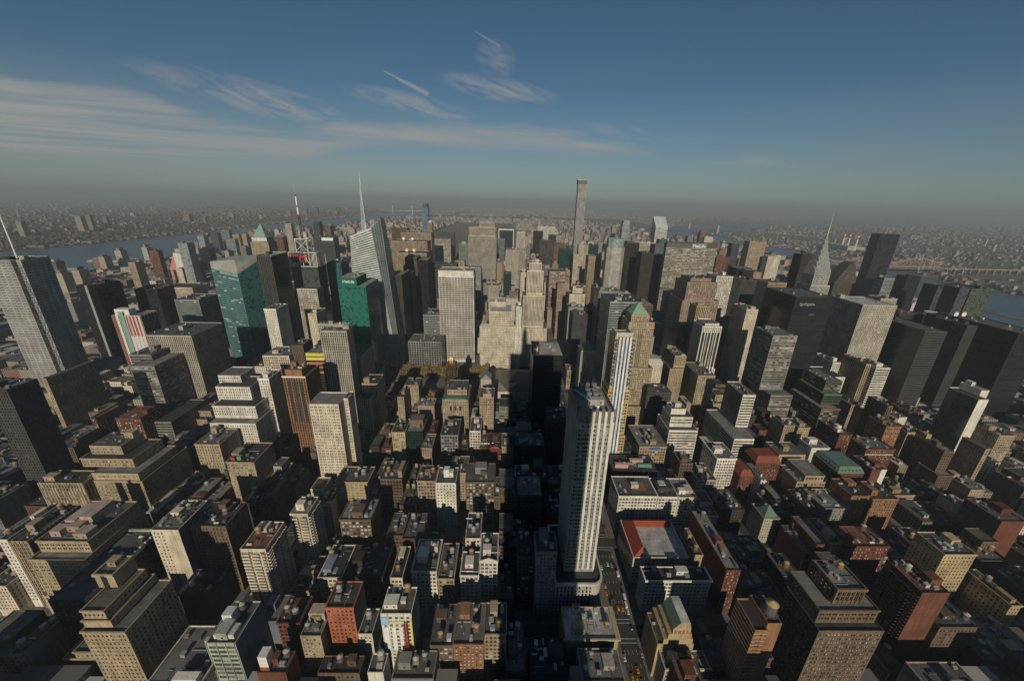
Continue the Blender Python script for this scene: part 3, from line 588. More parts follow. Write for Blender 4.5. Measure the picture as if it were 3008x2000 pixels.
('loft_building','P','plain pinkish tan windowless box building left of the arched tan club','m',[(-217.8,-195.9,396.3,416.3,0,62.0,'n')]),
('office_block','GK','low dark glass block with gold grid facing the park','e',[(-287.9,-224.9,633.0,677.0,0,66.0,'z')]),
('department_store','W','long cream store with arcaded cornice and rusty flat roof beside the avenue','pb',[(14.7,54.0,248.8,278.8,0,46.0,'l')]),
('loft_building','W','cream loft with black raised roof right of the arcaded store','b',[(54.6,75.0,248.5,276.5,0,46.0,'l')]),
('loft_building','C','cream block with white roof sheds right end of the arcaded row','b',[(75.3,93.3,248.3,276.3,0,46.0,'l')]),
('loft_building','W','white-fronted block with brown-grey roof and white parapet','pb',[(141.7,163.8,303.0,335.0,0,52.0,'l')]),
('loft_building','B','brown loft with two dark tanks behind the arcaded cream store','tt',[(95.6,109.9,294.1,316.1,0,52.0,'l')]),
('loft_building','T','low cream loft with a blue tarpaulin at its cornice and four wooden tanks','tttt',[(61.1,93.6,327.4,374.4,0,50.0,'l')]),
('loft_building','D','low dark roofed block with pink and green roof sheds behind the arcaded store','mbt',[(21.2,72.7,295.8,323.8,0,40.0,'l')]),
('office_block','W','white ribbon-windowed office block with a square upper block','b',[(100.0,135.5,341.2,379.2,0,64.0,'r'),(102.7,130.4,348.7,374.7,64.0,78.0,'r'),(104.6,122.9,354.6,370.6,78.0,86.0,'n')]),
('office_tower','WG','slim white-fronted slab with grey pier side and low terraced wing','m',[(177.6,202.1,333.7,403.7,0,58.0,'r'),(192.7,208.7,359.4,397.4,58.0,104.0,'r/v')]),
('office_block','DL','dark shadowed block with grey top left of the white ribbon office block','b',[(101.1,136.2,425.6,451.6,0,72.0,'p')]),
('office_tower','C','cream building with a sloping mansard top right of the blue-banded tower','M',[(107.3,135.8,467.7,491.7,0,98.0,'p')]),
('office_tower','L','slim grey-white tower with a green pyramid cap and cross bracing','Q',[(17.6,40.5,500.4,526.4,0,104.0,'p')]),
('office_tower','T','tan stepped tower half in shade left of the slim white deco tower','b',[(148.1,169.2,468.4,518.4,0,90.0,'p'),(153.7,171.4,471.5,511.5,90.0,110.0,'p')]),
('office_tower','T','dark tan stepped block in front of the slim white deco tower','b',[(180.4,205.8,445.6,495.6,0,90.0,'p')]),
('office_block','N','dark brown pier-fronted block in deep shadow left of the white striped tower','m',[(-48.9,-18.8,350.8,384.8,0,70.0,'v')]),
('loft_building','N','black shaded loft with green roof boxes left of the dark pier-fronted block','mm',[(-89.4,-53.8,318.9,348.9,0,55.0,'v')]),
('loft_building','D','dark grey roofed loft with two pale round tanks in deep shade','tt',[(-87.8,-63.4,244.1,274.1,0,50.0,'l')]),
('office_tower','GD','grey-tan ribbon-windowed tower right of the terraced white slab','m',[(286.0,318.4,433.3,483.3,0,66.0,'r'),(278.2,313.5,450.0,490.0,66.0,152.0,'r')]),
('office_block','JU','green-banded stepped block with copper-lined terraces','e',[(341.0,367.9,406.3,468.3,0,60.0,'r'),(349.8,376.2,418.9,468.9,60.0,76.0,'r'),(355.9,379.5,428.8,468.8,76.0,92.0,'r')]),
('apartment_tower','WD','white zigzag-terraced tower with dark shadowed side','b',[(430.6,451.4,437.7,477.7,0,110.0,'r')]),
('office_tower','W','white crenellated stepped tower behind the green-banded block','b',[(387.4,412.7,460.0,499.8,0,84.0,'p'),(409.3,421.9,484.3,524.3,0,98.0,'p')]),
('office_tower','T','slim tan stepped tower between the two white stepped towers','b',[(422.6,430.3,445.8,485.8,0,112.0,'v')]),
('apartment_tower','WD','tall blank pale-grey slab with dark glass left side, right edge','',[(486.7,499.7,356.2,390.2,0,104.0,'n/g'),(500.8,511.3,367.6,391.6,0,111.0,'n')]),
('apartment_building','T','tan apartment house at the right edge right of the pale slab','b',[(515.7,536.5,342.4,366.4,0,62.0,'p')]),
('apartment_building','RV','red brick house with a big green copper mansard roof','X',[(264.9,294.2,282.5,316.5,0,50.0,'p')]),
('apartment_building','R','red-brown brick house with a white band below its top','tp',[(334.0,368.9,324.4,350.4,0,52.0,'p')]),
('apartment_building','Y','yellow brick double apartment house right of the tall red brick house','b',[(414.8,428.4,333.4,367.4,0,60.0,'p')]),
('apartment_building','Y','narrow yellow brick wing left of the yellow double house','',[(403.1,413.3,346.5,380.5,0,62.0,'p')]),
('apartment_building','OR','tall red-brown brick house with tank left of the yellow wing','t',[(369.9,388.8,343.6,367.6,0,72.0,'p')]),
('apartment_building','Y','small yellow tan tower house with a square tank house left of the white-sided block','b',[(221.7,253.4,314.6,340.6,0,50.0,'p')]),
('apartment_building','W','white roofed block half in shade left of the green mansard house','b',[(260.2,281.4,317.2,337.2,0,58.0,'p')]),
('apartment_building','B','slim brown brick stepped house in front of the pale slab','',[(400.2,418.4,297.9,321.9,0,36.0,'p'),(403.5,415.7,305.1,329.1,36.0,64.0,'p')]),
('apartment_building','OR','broad salmon brick apartment house with roof garden, right','b',[(251.1,270.1,248.2,274.2,0,50.0,'p')]),
('apartment_building','OR','salmon brick wing joined right of the roof garden house','b',[(270.4,296.9,245.3,271.3,0,49.0,'p')]),
('apartment_building','T','tan stepped apartment house left of the green-banded block','b',[(255.6,269.7,359.2,383.2,0,62.0,'p')]),
('apartment_building','T','second tan stepped house joined right of the tan stepped house','b',[(275.8,291.3,360.7,384.7,0,58.0,'p')]),
('apartment_building','P','pinkish tan block below the white crenellated tower','m',[(390.9,406.0,415.1,439.1,0,62.0,'p')]),
('apartment_building','P','blank pinkish tan block below the white zigzag tower','',[(397.9,413.8,401.9,414.8,0,58.0,'n')]),
('office_tower','BN','dark brown tower with lit narrow brick edge right of the pinkish blocks','',[(395.2,402.8,373.2,401.6,0,84.0,'v')]),
('apartment_building','W','small bright white blank block among brick houses at right','',[(435.9,447.2,389.4,405.4,0,58.0,'n')]),
('apartment_building','R','low red brick house with white sheds left of the banded brick house','m',[(318.0,333.7,346.4,380.4,0,58.0,'p')]),
('apartment_building','RW','red brick block with a tall white blank party wall','',[(309.4,325.8,289.0,315.0,0,50.0,'n')]),
('apartment_building','P','slim pinkish stepped tower near the right edge below the pale slab','b',[(446.6,451.7,302.4,326.4,0,70.0,'p')]),
('skyscraper','K','broad black ribbon tower with small white letters at its top','T:fpg',[(334.9,393.5,500.0,570.0,0,197.0,'r')]),
('skyscraper','L','pale grey tower dotted with small square windows and white rooftop','bL',[(460.3,515.5,520.0,580.0,0,182.0,'d')]),
('skyscraper','D','broad black ribbon tower with brown roof box right of the dotted grey tower','b',[(530.0,563.9,480.0,564.0,0,153.2,'r')]),
('skyscraper','K','huge black banded tower at the right edge in front of the river','e',[(659.8,703.8,470.0,559.8,0,155.7,'r')]),
('office_tower','DC','dark striped tower with a beige flat roof left of the huge black banded tower','b',[(641.8,659.6,520.0,570.0,0,151.1,'v')]),
('apartment_building','RR','brick mansion block with a bright red hipped roof below the small tan tower house','M',[(186.5,215.3,301.9,323.9,0,48.0,'p')]),
('apartment_building','RR','lower brick mansion with red tiled roof beside the red-hipped block','M',[(164.0,179.1,290.5,316.5,0,38.0,'p')]),
('apartment_building','L','pale stone town house with a small green copper turret roof','Q',[(157.8,173.3,235.9,255.9,0,32.0,'p')]),
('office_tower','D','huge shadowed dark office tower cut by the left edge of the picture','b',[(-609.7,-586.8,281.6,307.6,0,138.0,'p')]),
('skyscraper','KS','dark glass tower with a pale vertical strip right of the rod-screened tower','',[(-865.0,-829.4,621.4,667.4,0,165.0,'g')]),
('hotel','PV','hotel tower striped pink, white, red and pale green','',[(-720.4,-676.2,527.3,557.3,0,140.0,'w')]),
('skyscraper','K','black glass tower behind the pink and green striped hotel','m',[(-809.1,-766.6,666.8,706.8,0,150.0,'g')]),
('office_tower','SK','grey-topped tower with dark ribbon front left of the teal slanted tower','b',[(-724.6,-679.6,650.8,700.8,0,135.0,'r')]),
('apartment_tower','T','slim tan apartment slab with dark east side near the river piers','b',[(-1301.5,-1279.5,1180.0,1210.0,0,114.4,'q')]),
('apartment_tower','R','slim red brick slab with pale top near the river','b',[(-1414.7,-1382.0,1388.5,1408.5,0,125.0,'p')]),
('apartment_tower','W','white blank tower with a pink sloping shoulder near the river','b',[(-1282.1,-1238.2,1332.9,1366.9,0,125.0,'n')]),
('apartment_tower','S','grey glass tower behind the white blank tower','',[(-1185.5,-1154.1,1246.7,1276.7,0,170.0,'g')]),
('office_tower','C','cream gridded tower with dark grey east side below the white blank tower','',[(-1216.7,-1195.3,1250.5,1296.5,0,85.0,'p')]),
('bus_terminal','C','long low cream-banded terminal building','',[(-1178.8,-1079.8,1130.3,1200.3,0,48.0,'r')]),
('apartment_tower','K','black and white pier tower right of the white blank tower','b',[(-1397.5,-1353.6,1599.3,1633.3,0,110.0,'v')]),
('apartment_tower','S','grey glass riverside tower behind the black and white pier tower','',[(-1625.8,-1595.2,1905.0,1931.0,0,130.0,'g')]),
('apartment_tower','HG',"tall grey-blue riverside tower pair's left one",'',[(-1781.8,-1733.1,2290.0,2316.0,0,129.8,'r')]),
('apartment_tower','D','dark riverside tower left of the grey-blue one','',[(-1740.9,-1701.6,2150.0,2176.0,0,126.8,'g')]),
('apartment_tower','T','tan riverside tower left of its taller twin','b',[(-1518.4,-1484.4,2000.0,2019.8,0,131.6,'p')]),
('apartment_tower','T','tan riverside tower right of its twin','b',[(-1492.2,-1460.8,2020.0,2044.0,0,133.3,'p')]),
('apartment_tower','S','silver-grey banded tower below the tan twins','',[(-1453.3,-1408.8,1850.0,1876.0,0,124.5,'r')]),
('warehouse','W','long white shed on a river pier','',[(-1929.1,-1885.7,1783.0,1843.0,0,22.0,'n')]),
('warehouse','C','cream gridded shed building beside the pier','',[(-1679.6,-1636.6,1534.0,1584.0,0,35.0,'r')]),
('skyscraper','D','dark ribbed tower with a slanted tan crest, left of the red-lettered tower','c',[(-523.3,-498.9,600.0,650.0,0,227.0,'v')]),
('skyscraper','D','dark grey slab with a white sign panel near its top','Psign',[(-799.9,-725.5,1370.0,1410.0,0,188.7,'r')]),
('skyscraper','U','blue glass tower between red-lettered tower and spired glass tower','m',[(-481.5,-451.1,760.0,800.0,0,192.1,'g')]),
('skyscraper','BN','brown banded tower behind the pinstripe towers','',[(-582.4,-517.3,1600.0,1640.0,0,209.5,'r')]),
('skyscraper','TG','tallest pinstriped grey-tan slab of the three left of the park','m',[(-471.8,-366.7,1330.0,1390.0,0,213.9,'v')]),
('skyscraper','TG','broad pinstriped grey-tan slab with two white dishes','D',[(-455.6,-346.0,1150.0,1210.0,0,201.9,'v')]),
('skyscraper','TG','lower grey-tan slab with two large white dishes','D',[(-398.1,-318.9,1000.0,1050.0,0,185.9,'v')]),
('skyscraper','K','black tower in front of the lower dished slab','',[(-317.6,-292.7,880.0,940.0,0,184.3,'v')]),
('skyscraper','BN','dark brown tower with red-tinged top left of the black tower','',[(-352.5,-323.0,900.0,940.0,0,188.1,'v')]),
('skyscraper','D','dark fluted tower right of the spired glass tower','m',[(-342.2,-314.7,720.0,780.0,0,175.8,'v')]),
('skyscraper','K','black granite slab right of the dark fluted tower','',[(-335.1,-315.6,800.0,840.0,0,165.5,'g')]),
('skyscraper','U','narrow teal glass tower right of the spired glass tower','',[(-523.0,-493.2,1280.0,1320.0,0,166.7,'g')]),
('skyscraper','LW','pale grey tower with dark glass right of the pinstripe towers','m',[(-408.4,-332.7,1560.0,1600.0,0,172.0,'r')]),
('skyscraper','D','dark flat-topped tower behind the pale grey tower','',[(-409.5,-335.0,1700.0,1740.0,0,186.5,'r')]),
('skyscraper','D','dark gridded tower with flat tan roof and grey plant boxes','m',[(-300.9,-235.3,960.0,1010.0,0,161.8,'w')]),
('skyscraper','S','slim striped tower with a small gold roof house left of the stepped limestone slab','b',[(-275.6,-241.2,1370.0,1400.0,0,174.9,'v')]),
('office_tower','T','tan tower left of the faceted glass tower','m',[(-255.3,-230.4,1130.0,1160.0,0,148.8,'p')]),
('skyscraper','S','faceted silver glass tower behind the white gridded slab','',[(-210.4,-172.7,1010.0,1050.0,0,148.3,'x2')]),
('skyscraper','H','blue-grey banded tower right of the stepped limestone slab','',[(-137.7,-109.8,1500.0,1540.0,0,181.6,'r')]),
('skyscraper','KW','black glass slab with white stone edges near the park','W',[(-141.3,-67.5,1870.0,1910.0,0,197.8,'g')]),
('office_tower','E','small green glass tower right of the limestone slab','m',[(-108.6,-88.4,930.0,960.0,0,148.1,'r')]),
('skyscraper','L','limestone stepped slab right of the main limestone slab','',[(-104.4,-63.7,1160.0,1200.0,0,181.5,'p')]),
('office_tower','S','pale green glass block left of the white gridded slab','m',[(-270.9,-237.2,699.8,749.8,0,100.0,'r')]),
('office_tower','LW','pale fine-ribbed block top below the green lettered tower','m',[(-380.9,-335.8,486.5,493.9,0,145.0,'v')]),
('office_tower','W','white slim tower with small windows left of the red-lettered tower','p',[(-491.7,-472.8,543.5,579.5,0,150.0,'d')]),
('office_tower','C','cream blank-sided tower in front of the red-lettered tower','b',[(-457.3,-442.1,608.3,648.3,0,125.0,'d')]),
('office_block','C','cream block with wide dark windows left of the netted tower','b',[(-468.1,-428.6,481.4,521.4,0,95.0,'l')]),
('office_tower','B','brown tower with rooftop cooling box left of the netted tower','m',[(-428.4,-411.2,493.0,523.0,0,108.0,'p')]),
('apartment_tower','L','pale slim tower below the tall mast','',[(-1184.5,-1155.2,1900.0,1924.0,0,197.7,'p')]),
('apartment_tower','D','dark tower near the river left of the spired tower','',[(-990.8,-960.9,1780.0,1810.0,0,217.6,'r')]),
('apartment_tower','R','red brick tower right of the green pyramid','',[(-1047.4,-1013.1,1560.0,1590.0,0,164.0,'p')]),
('apartment_tower','B','brown domed tower near the river','',[(-950.9,-920.5,1800.0,1830.0,0,198.4,'p')]),
('skyscraper','K','black slim slab left of the white piered tower','',[(28.9,74.6,1860.0,1890.0,0,192.3,'v')]),
('skyscraper','W','white piered tower by the park','',[(53.4,142.9,1950.0,1990.0,0,208.0,'v')]),
('skyscraper','N','dark bronze glass tower in the centre distance','',[(23.0,76.2,1400.0,1440.0,0,189.8,'g')]),
('skyscraper','K','black glass block right of the white piered tower','',[(86.4,115.4,1700.0,1730.0,0,188.3,'g')]),
('skyscraper','P','pink tower with a pale teal hipped top','M',[(125.8,160.8,1760.0,1790.0,0,178.5,'p')]),
('skyscraper','E','octagonal green glass tower','',[(75.7,120.8,1240.0,1276.0,0,178.3,'g')]),
('skyscraper','B','brown stone tower right of the bronze glass tower','',[(87.1,129.9,1490.0,1526.0,0,173.0,'p')]),
('skyscraper','C','slim cream deco tower left of the bronze piered tower','',[(113.0,128.2,1180.0,1210.0,0,168.8,'v')]),
('skyscraper','C','slim cream stone tower below the tallest tower','',[(154.7,172.7,1330.0,1360.0,0,183.9,'v')]),
('skyscraper','YN','bronze-gold piered tower with black shaded side','',[(150.5,191.3,1130.0,1170.0,0,171.3,'v')]),
('skyscraper','K','black steel and glass slab right of the octagonal crowned tower','e',[(242.7,278.4,1060.0,1110.0,0,218.9,'r')]),
('skyscraper','C','cream gridded slab behind the black steel slab','',[(318.3,369.9,1180.0,1220.0,0,210.0,'w')]),
('skyscraper','HD','dark piered tower left of the wide lettered slab','m',[(324.6,365.6,1060.0,1100.0,0,215.9,'v')]),
('skyscraper','U','small teal topped tower left of the wide lettered slab','',[(439.6,469.1,1330.0,1360.0,0,209.4,'g')]),
('skyscraper','N','dark brown tower in shade left of the wide lettered slab','',[(253.9,286.1,960.0,1000.0,0,203.9,'p')]),
('skyscraper','E','dark green glass block left of the crowned octagonal tower','',[(227.6,266.1,1500.0,1530.0,0,168.7,'g')]),
('skyscraper','L','slim limestone tower with dome left of the dark green block','',[(185.9,204.0,1400.0,1430.0,0,177.8,'p')]),
('apartment_tower','P','slim pinkish tower with rounded top','',[(512.2,534.0,2250.0,2274.0,0,208.8,'p')]),
('skyscraper','R','red-brown tower right of the wide lettered slab','',[(503.1,542.1,1050.0,1090.0,0,187.2,'p')]),
('apartment_tower','T','wide tan apartment tower at right of the centre distance','m',[(870.0,937.3,1500.0,1540.0,0,195.7,'q')]),
('apartment_tower','D','dark blue apartment tower left of the wide tan apartment tower','',[(772.9,802.1,1450.0,1480.0,0,189.7,'p')]),
('apartment_tower','B','brown tower with a red pyramid roof','Q',[(960.1,990.0,2100.0,2130.0,0,188.5,'p')]),
('apartment_tower','G','grey apartment tower left of the red pyramid tower','',[(802.0,829.2,1900.0,1930.0,0,183.7,'p')]),
('apartment_tower','C','cream apartment block right of the red pyramid tower','',[(887.4,928.1,1900.0,1930.0,0,181.0,'p')]),
('skyscraper','K','black office tower right of the teal-windowed tower','',[(465.3,503.2,880.0,920.0,0,181.5,'r')]),
('office_tower','DK','dark tower with grey banded front right edge of the centre','',[(335.0,362.5,640.0,680.0,0,195.4,'r')]),
('office_tower','P','blank pinkish tower left of the stainless spire','',[(470.5,489.1,820.0,860.0,0,182.1,'n')]),
('skyscraper','WU','pale stone tower with teal window columns and stepped top','b',[(302.8,334.8,670.0,710.0,0,196.5,'l')]),
('office_tower','SW','pale banded glass office slab behind the green pyramid tower','m',[(55.0,104.2,500.0,560.0,0,184.2,'r')]),
('office_tower','G','grey tower with glass roof house behind the pale banded slab','m',[(65.9,105.5,620.0,654.8,0,174.4,'r')]),
('office_tower','P','pinkish banded tower right of the cream deco tower','m',[(15.9,71.6,980.0,1020.0,0,147.8,'r')]),
('office_tower','P','tan-pink stepped tower below the pinkish banded tower','b',[(22.2,50.8,850.0,880.0,0,140.4,'p')]),
('office_tower','P','pink-tan tower with dark windows right of the avenue','b',[(26.1,63.5,900.0,930.0,0,110.9,'p')]),
('office_tower','C','white deco tower with arcaded stepped crown right of the avenue','b',[(34.0,69.8,740.0,776.0,0,140.1,'p'),(41.3,62.3,748.0,772.0,140.1,151.3,'p')]),
('office_tower','S','pale glassy box-topped block right of the avenue','',[(25.2,55.9,690.0,716.0,0,124.8,'n')]),
('office_tower','D','dark grey tower with rows of white blinds right of the avenue','m',[(27.7,57.1,650.0,680.0,0,120.9,'d')]),
('office_tower','N','dark brown ribbed tower left of the pale banded slab','',[(57.3,83.6,655.0,691.0,0,130.4,'v')]),
('office_block','B','brown block right of the green pyramid tower','b',[(128.0,144.4,560.0,600.0,0,165.6,'l')]),
('skyscraper','L','pale ribbed limestone slab right of the main limestone slab','',[(-83.7,-39.3,1220.0,1260.0,0,175.1,'v')]),
('skyscraper','W','white gridded tower near the park','',[(-57.1,-21.4,1680.0,1710.0,0,197.6,'w')]),
('office_tower','C','cream tower left of the cream deco tower','b',[(-69.3,-54.8,800.0,840.0,0,173.6,'p')]),
('office_block','W','white gridded block below the cream deco tower','b',[(-82.0,-71.1,650.0,690.0,0,133.8,'d')]),
('office_block','C','broad cream stepped office block right of the white gridded slab','bL',[(-151.6,-82.2,648.0,658.0,0,94.6,'p'),(-132.2,-90.0,660.0,720.0,0,120.8,'q'),(-135.1,-102.0,700.0,740.0,0,129.5,'p')]),
('office_tower','L','limestone block in front of the limestone slab','b',[(-151.0,-120.7,1000.0,1040.0,0,101.2,'p')]),
('office_tower','T','tan gothic tower front with pinnacled top before the tall tan slab','b',[(218.1,239.9,560.0,584.0,0,164.2,'v')]),
('office_block','T','tan block with red cornice roof right of the tall tan slab','r',[(371.2,406.3,720.0,760.0,0,130.5,'p')]),
('office_block','C','cream block with big windows right of the tan block','b',[(303.8,323.7,560.0,600.0,0,160.7,'p')]),
('office_tower','HW','blue-grey pier slab with white top edge left of the ribbon tower','b',[(313.9,353.3,602.8,639.8,0,128.0,'v')]),
('skyscraper','N','dark brown slab with a lit edge left of the stainless spire','',[(603.7,636.0,860.0,890.0,0,219.6,'v')]),
('apartment_tower','SK',"pale banded tower in front of the black glass slab's foot",'',[(962.6,1016.2,1000.0,1030.0,0,145.1,'r')]),
('apartment_tower','K','black glass tower with a stepped head right of the black glass slab','b',[(920.6,955.6,900.0,930.0,0,166.2,'g')]),
('hotel','D','dark glass chamfered tower left of the green glass slab','',[(800.2,846.9,720.0,750.0,0,177.5,'g')]),
('office_tower','D','second dark glass tower against the green glass slab','',[(811.9,832.3,690.0,718.0,0,179.9,'g')]),
('office_tower','J','thin slab of pale green glass by the river','',[(886.1,929.2,730.0,800.0,0,170.9,'g')]),
('office_tower','N','dark brown tower with rooftop box right of the dotted grey tower','b',[(631.4,679.1,620.0,660.0,0,141.6,'v')]),
('hotel','S','grey gridded tower with white oval roof house','m',[(718.3,746.3,640.0,670.0,0,133.1,'g')]),
('office_tower','DC','grey ribbed tower with three white dishes','D',[(659.8,715.3,560.0,600.0,0,150.7,'v')]),
('office_tower','T','banded grey-tan tower left of the stainless spire','',[(468.4,510.1,760.0,810.0,0,169.6,'r')]),
('office_tower','U','teal glass faceted tower left of the black lettered tower','',[(407.0,425.7,640.0,670.0,0,152.6,'g')]),
('apartment_tower','C',"white twin-slab apartment tower's left half beyond the long bridge",'',[(924.1,948.8,1450.0,1480.0,0,146.3,'q')]),
('apartment_tower','W',"white twin-slab apartment tower's right half beyond the long bridge",'',[(948.8,973.7,1450.0,1480.0,0,148.9,'q')]),
('office_tower','C','small cream tower below the curved dark tower','b',[(539.9,550.7,650.0,670.0,0,151.5,'p')]),
('office_tower','L','pale stepped block in front of the black glass slab','b',[(668.2,702.9,700.0,730.0,0,152.9,'p')]),
]

# ------------------------------------------------------------------ the setting: land, rivers, streets
YS = {34: -18, 35: 66, 36: 150, 37: 235, 38: 320, 39: 402}
def ys(n):
    if n in YS: return YS[n]
    return 79.6*(n-34) + (6 if n > 34 else 0) + (6 if n >= 42 else 0) + (6 if n > 42 else 0) + (6 if n >= 57 else 0)
AVE = [(-1955,15),(-1681,15),(-1407,15),(-1133,15),(-859,15),(-585,15),(-311,15),(-2,13),(155,12),(312,20),(467,11),(620,15),(836,15),(1065,15),(1290,15)]
def sheet(name, polys, z, m, kind='structure'):
    q = Q()
    for p in polys: q.add([[(*a, z) for a in p]])
    return struct(q.obj(name, [m]), kind)
S_ = 29500
sheet('ground', [[(-S_,-2900),(S_,-2900),(S_,33500),(-S_,33500)]], 0, 'ground')
yv = [-2800,1000,1517,1700,2300,2975,3375,4495,5500,7494,9505,12000,16000,26000,33000]
njx = np.interp(yv, [-4000,2271,2694,2975,3375,4495,5339,7494,9505,16000,26000,40000], [-2830,-2812,-2826,-2818,-2790,-2930,-2900,-2920,-3001,-3100,-3300,-3600])
mhx = np.interp(yv, [-4000,1517,1600,2500,4180,5841,9000,11488,16000,26000,40000], [-1950,-1935,-1880,-1930,-2080,-2010,-2250,-2560,-2760,-3000,-3200])
erw = lambda y: float(np.interp(y, [-4000,600,1300,1500,2300,3500,4500,5200,6400], [1250,1300,1420,1440,1440,1500,1700,1800,2100]))
ere = lambda y: float(np.interp(y, [-4000,600,1432,1564,1781,2126,3000,3800,4174,5200,6400], [2000,2000,2001,2029,2030,2110,2250,2170,2308,2420,2560]))
sheet('hudson_river', [[(njx[i],yv[i]),(mhx[i],yv[i]),(mhx[i+1],yv[i+1]),(njx[i+1],yv[i+1])] for i in range(len(yv)-1)], .25, 'water')
ey = [-2800,0,600,1000,1432,1564,1781,2126,2600,3000,3500,3800,4174,4700,5200]
up = [((2300,4300),(2330,5900)),((3000,5350),(2800,6900)),((4686,7171),(3722,9300)),((9000,9000),(8000,12500)),((16000,11500),(14000,15500))]
sheet('east_river', [[(erw(a),a),(ere(a),a),(ere(b),b),(erw(b),b)] for a, b in zip(ey[:-1], ey[1:])] + [[up[i][0],up[i+1][0],up[i+1][1],up[i][1]] for i in range(4)], .25, 'water')
ri = [(1090,1556,1574),(1280,1570,1640),(1500,1578,1704),(1800,1600,1700),(2600,1650,1765),(4000,1760,1830)]
sheet('island', [[(a[1],a[0]),(a[2],a[0]),(b[2],b[0]),(b[1],b[0])] for a, b in zip(ri[:-1], ri[1:])] + [[(1480,2720),(1500,2720),(1500,2730),(1480,2730)]], .9, 'ground')
def hills():
    xs = [-40,-150,-280,-480,-1200,-2400,-3800,-6000]; zs = [.5,6,36,52,48,40,6,1]
    yy = list(range(-2000, 17000, 500)); q = Q(); g = np.random.default_rng(3)
    P = [[(float(np.interp(y, yv, njx)) + x + (g.random()-.5)*60, y, z*(.8+.4*g.random()) if 0 < i < 7 else z*.6) for i, (x, z) in enumerate(zip(xs, zs))] for y in yy]
    for i in range(len(yy)-1):
        for j in range(len(xs)-1): q.add([[P[i][j+1],P[i][j],P[i+1][j],P[i+1][j+1]]], 0, .3)
    struct(q.obj('hills', ['wood']))
hills()
def streets():
    q = Q(); ns = list(range(33, 110))
    q.add([[(-1990,-400,.12),(1290,-400,.12),(1290,9000,.12),(-1990,9000,.12)]])
    struct(q.obj('road', ['asphalt']))
    b = Q()
    for n in ns:
        h0 = 15 if n in (34, 42, 57) else 9; h1 = 15 if n+1 in (34, 42, 57) else 9
        y0, y1 = ys(n)+h0-4, ys(n+1)-h1+4
        for (a, wa), (c, wc) in zip(AVE[:-1], AVE[1:]):
            b.box(a+wa-6, c-wc+6, y0, y1, .1, .27)
    struct(b.obj('pavement', ['paving']))
    m = Q(); z = .13
    for (x, wx), n0, n1 in ((AVE[7], 34, 43), (AVE[6], 35, 43)):
        for n in range(n0, n1):
            yc = ys(n); hw = 5 if n not in (34, 42) else 11
            for s in (-1, 1):
                for e in (0, 3.0): m.add([[(x-wx+6.5, yc+s*(hw+1+e), z),(x+wx-6.5, yc+s*(hw+1+e), z),(x+wx-6.5, yc+s*(hw+1+e)+.4, z),(x-wx+6.5, yc+s*(hw+1+e)+.4, z)]])
            for lx in (-2.2, 1.2, 4.4, -5):
                for yy in np.arange(yc+hw+8, ys(n+1)-hw-8, 9): m.add([[(x+lx-.1,yy,z),(x+lx+.1,yy,z),(x+lx+.1,yy+3,z),(x+lx-.1,yy+3,z)]])
    struct(m.obj('road_markings', ['mark']))
streets()
# ------------------------------------------------------------------ the tabled buildings
FOOT = []                                              # footprints already taken
HOST = []                                              # (short name, x, y, h)
CUTS = (' with ',' left',' right',' beside',' behind',' below',' near',' in front',' joined',' half',' lying',' facing',' against',' to ',',',' gridded',' beyond',' dotted',' standing',' by ',' among',' at ',' beneath',' of the')
def short(l):
    k = min([l.find(c) for c in CUTS if l.find(c) > 6] + [len(l)])
    return ' '.join(l[:k].split()[:6])
CAT = dict(office_block='office building', office_tower='office building', skyscraper='skyscraper', loft_building='building', apartment_building='apartment building', apartment_tower='apartment building',
           hotel='hotel', store='store', department_store='store', construction_tower='building', warehouse='warehouse', club_building='building', bus_terminal='bus terminal')
def text(s, root, loc, size, color, rz=0, shear=0, name='sign_lettering', bold=0.0):
    c = bpy.data.curves.new(name, 'FONT'); c.body = s; c.size = size; c.extrude = .25; c.align_x = 'CENTER'; c.align_y = 'CENTER'; c.shear = shear; c.offset = bold; c.resolution_u = 3
    c.materials.append(M['plain']); f = bpy.data.objects.new(name, c); col.objects.link(f); bpy.context.view_layer.update()
    me = bpy.data.meshes.new_from_object(f.evaluated_get(bpy.context.evaluated_depsgraph_get())); bpy.data.objects.remove(f); bpy.data.curves.remove(c)
    o = bpy.data.objects.new(name, me); col.objects.link(o); o.parent = root
    o.location = Vector(loc) - Vector(root.location); o.rotation_euler = (math.pi/2, 0, rz); o.color = (*color, 1)
    return o
def hip(q, x0, x1, y0, y1, z0, z1, ix, iy, mt=0, ov=.0):
    a = [(x0-ov,y0-ov,z0),(x1+ov,y0-ov,z0),(x1+ov,y1+ov,z0),(x0-ov,y1+ov,z0)]; b = [(x0+ix,y0+iy,z1),(x1-ix,y0+iy,z1),(x1-ix,y1-iy,z1),(x0+ix,y1-iy,z1)]
    q.add([[a[i], a[(i+1)%4], b[(i+1)%4], b[i]] for i in range(4)], mt); q.add([b], mt)
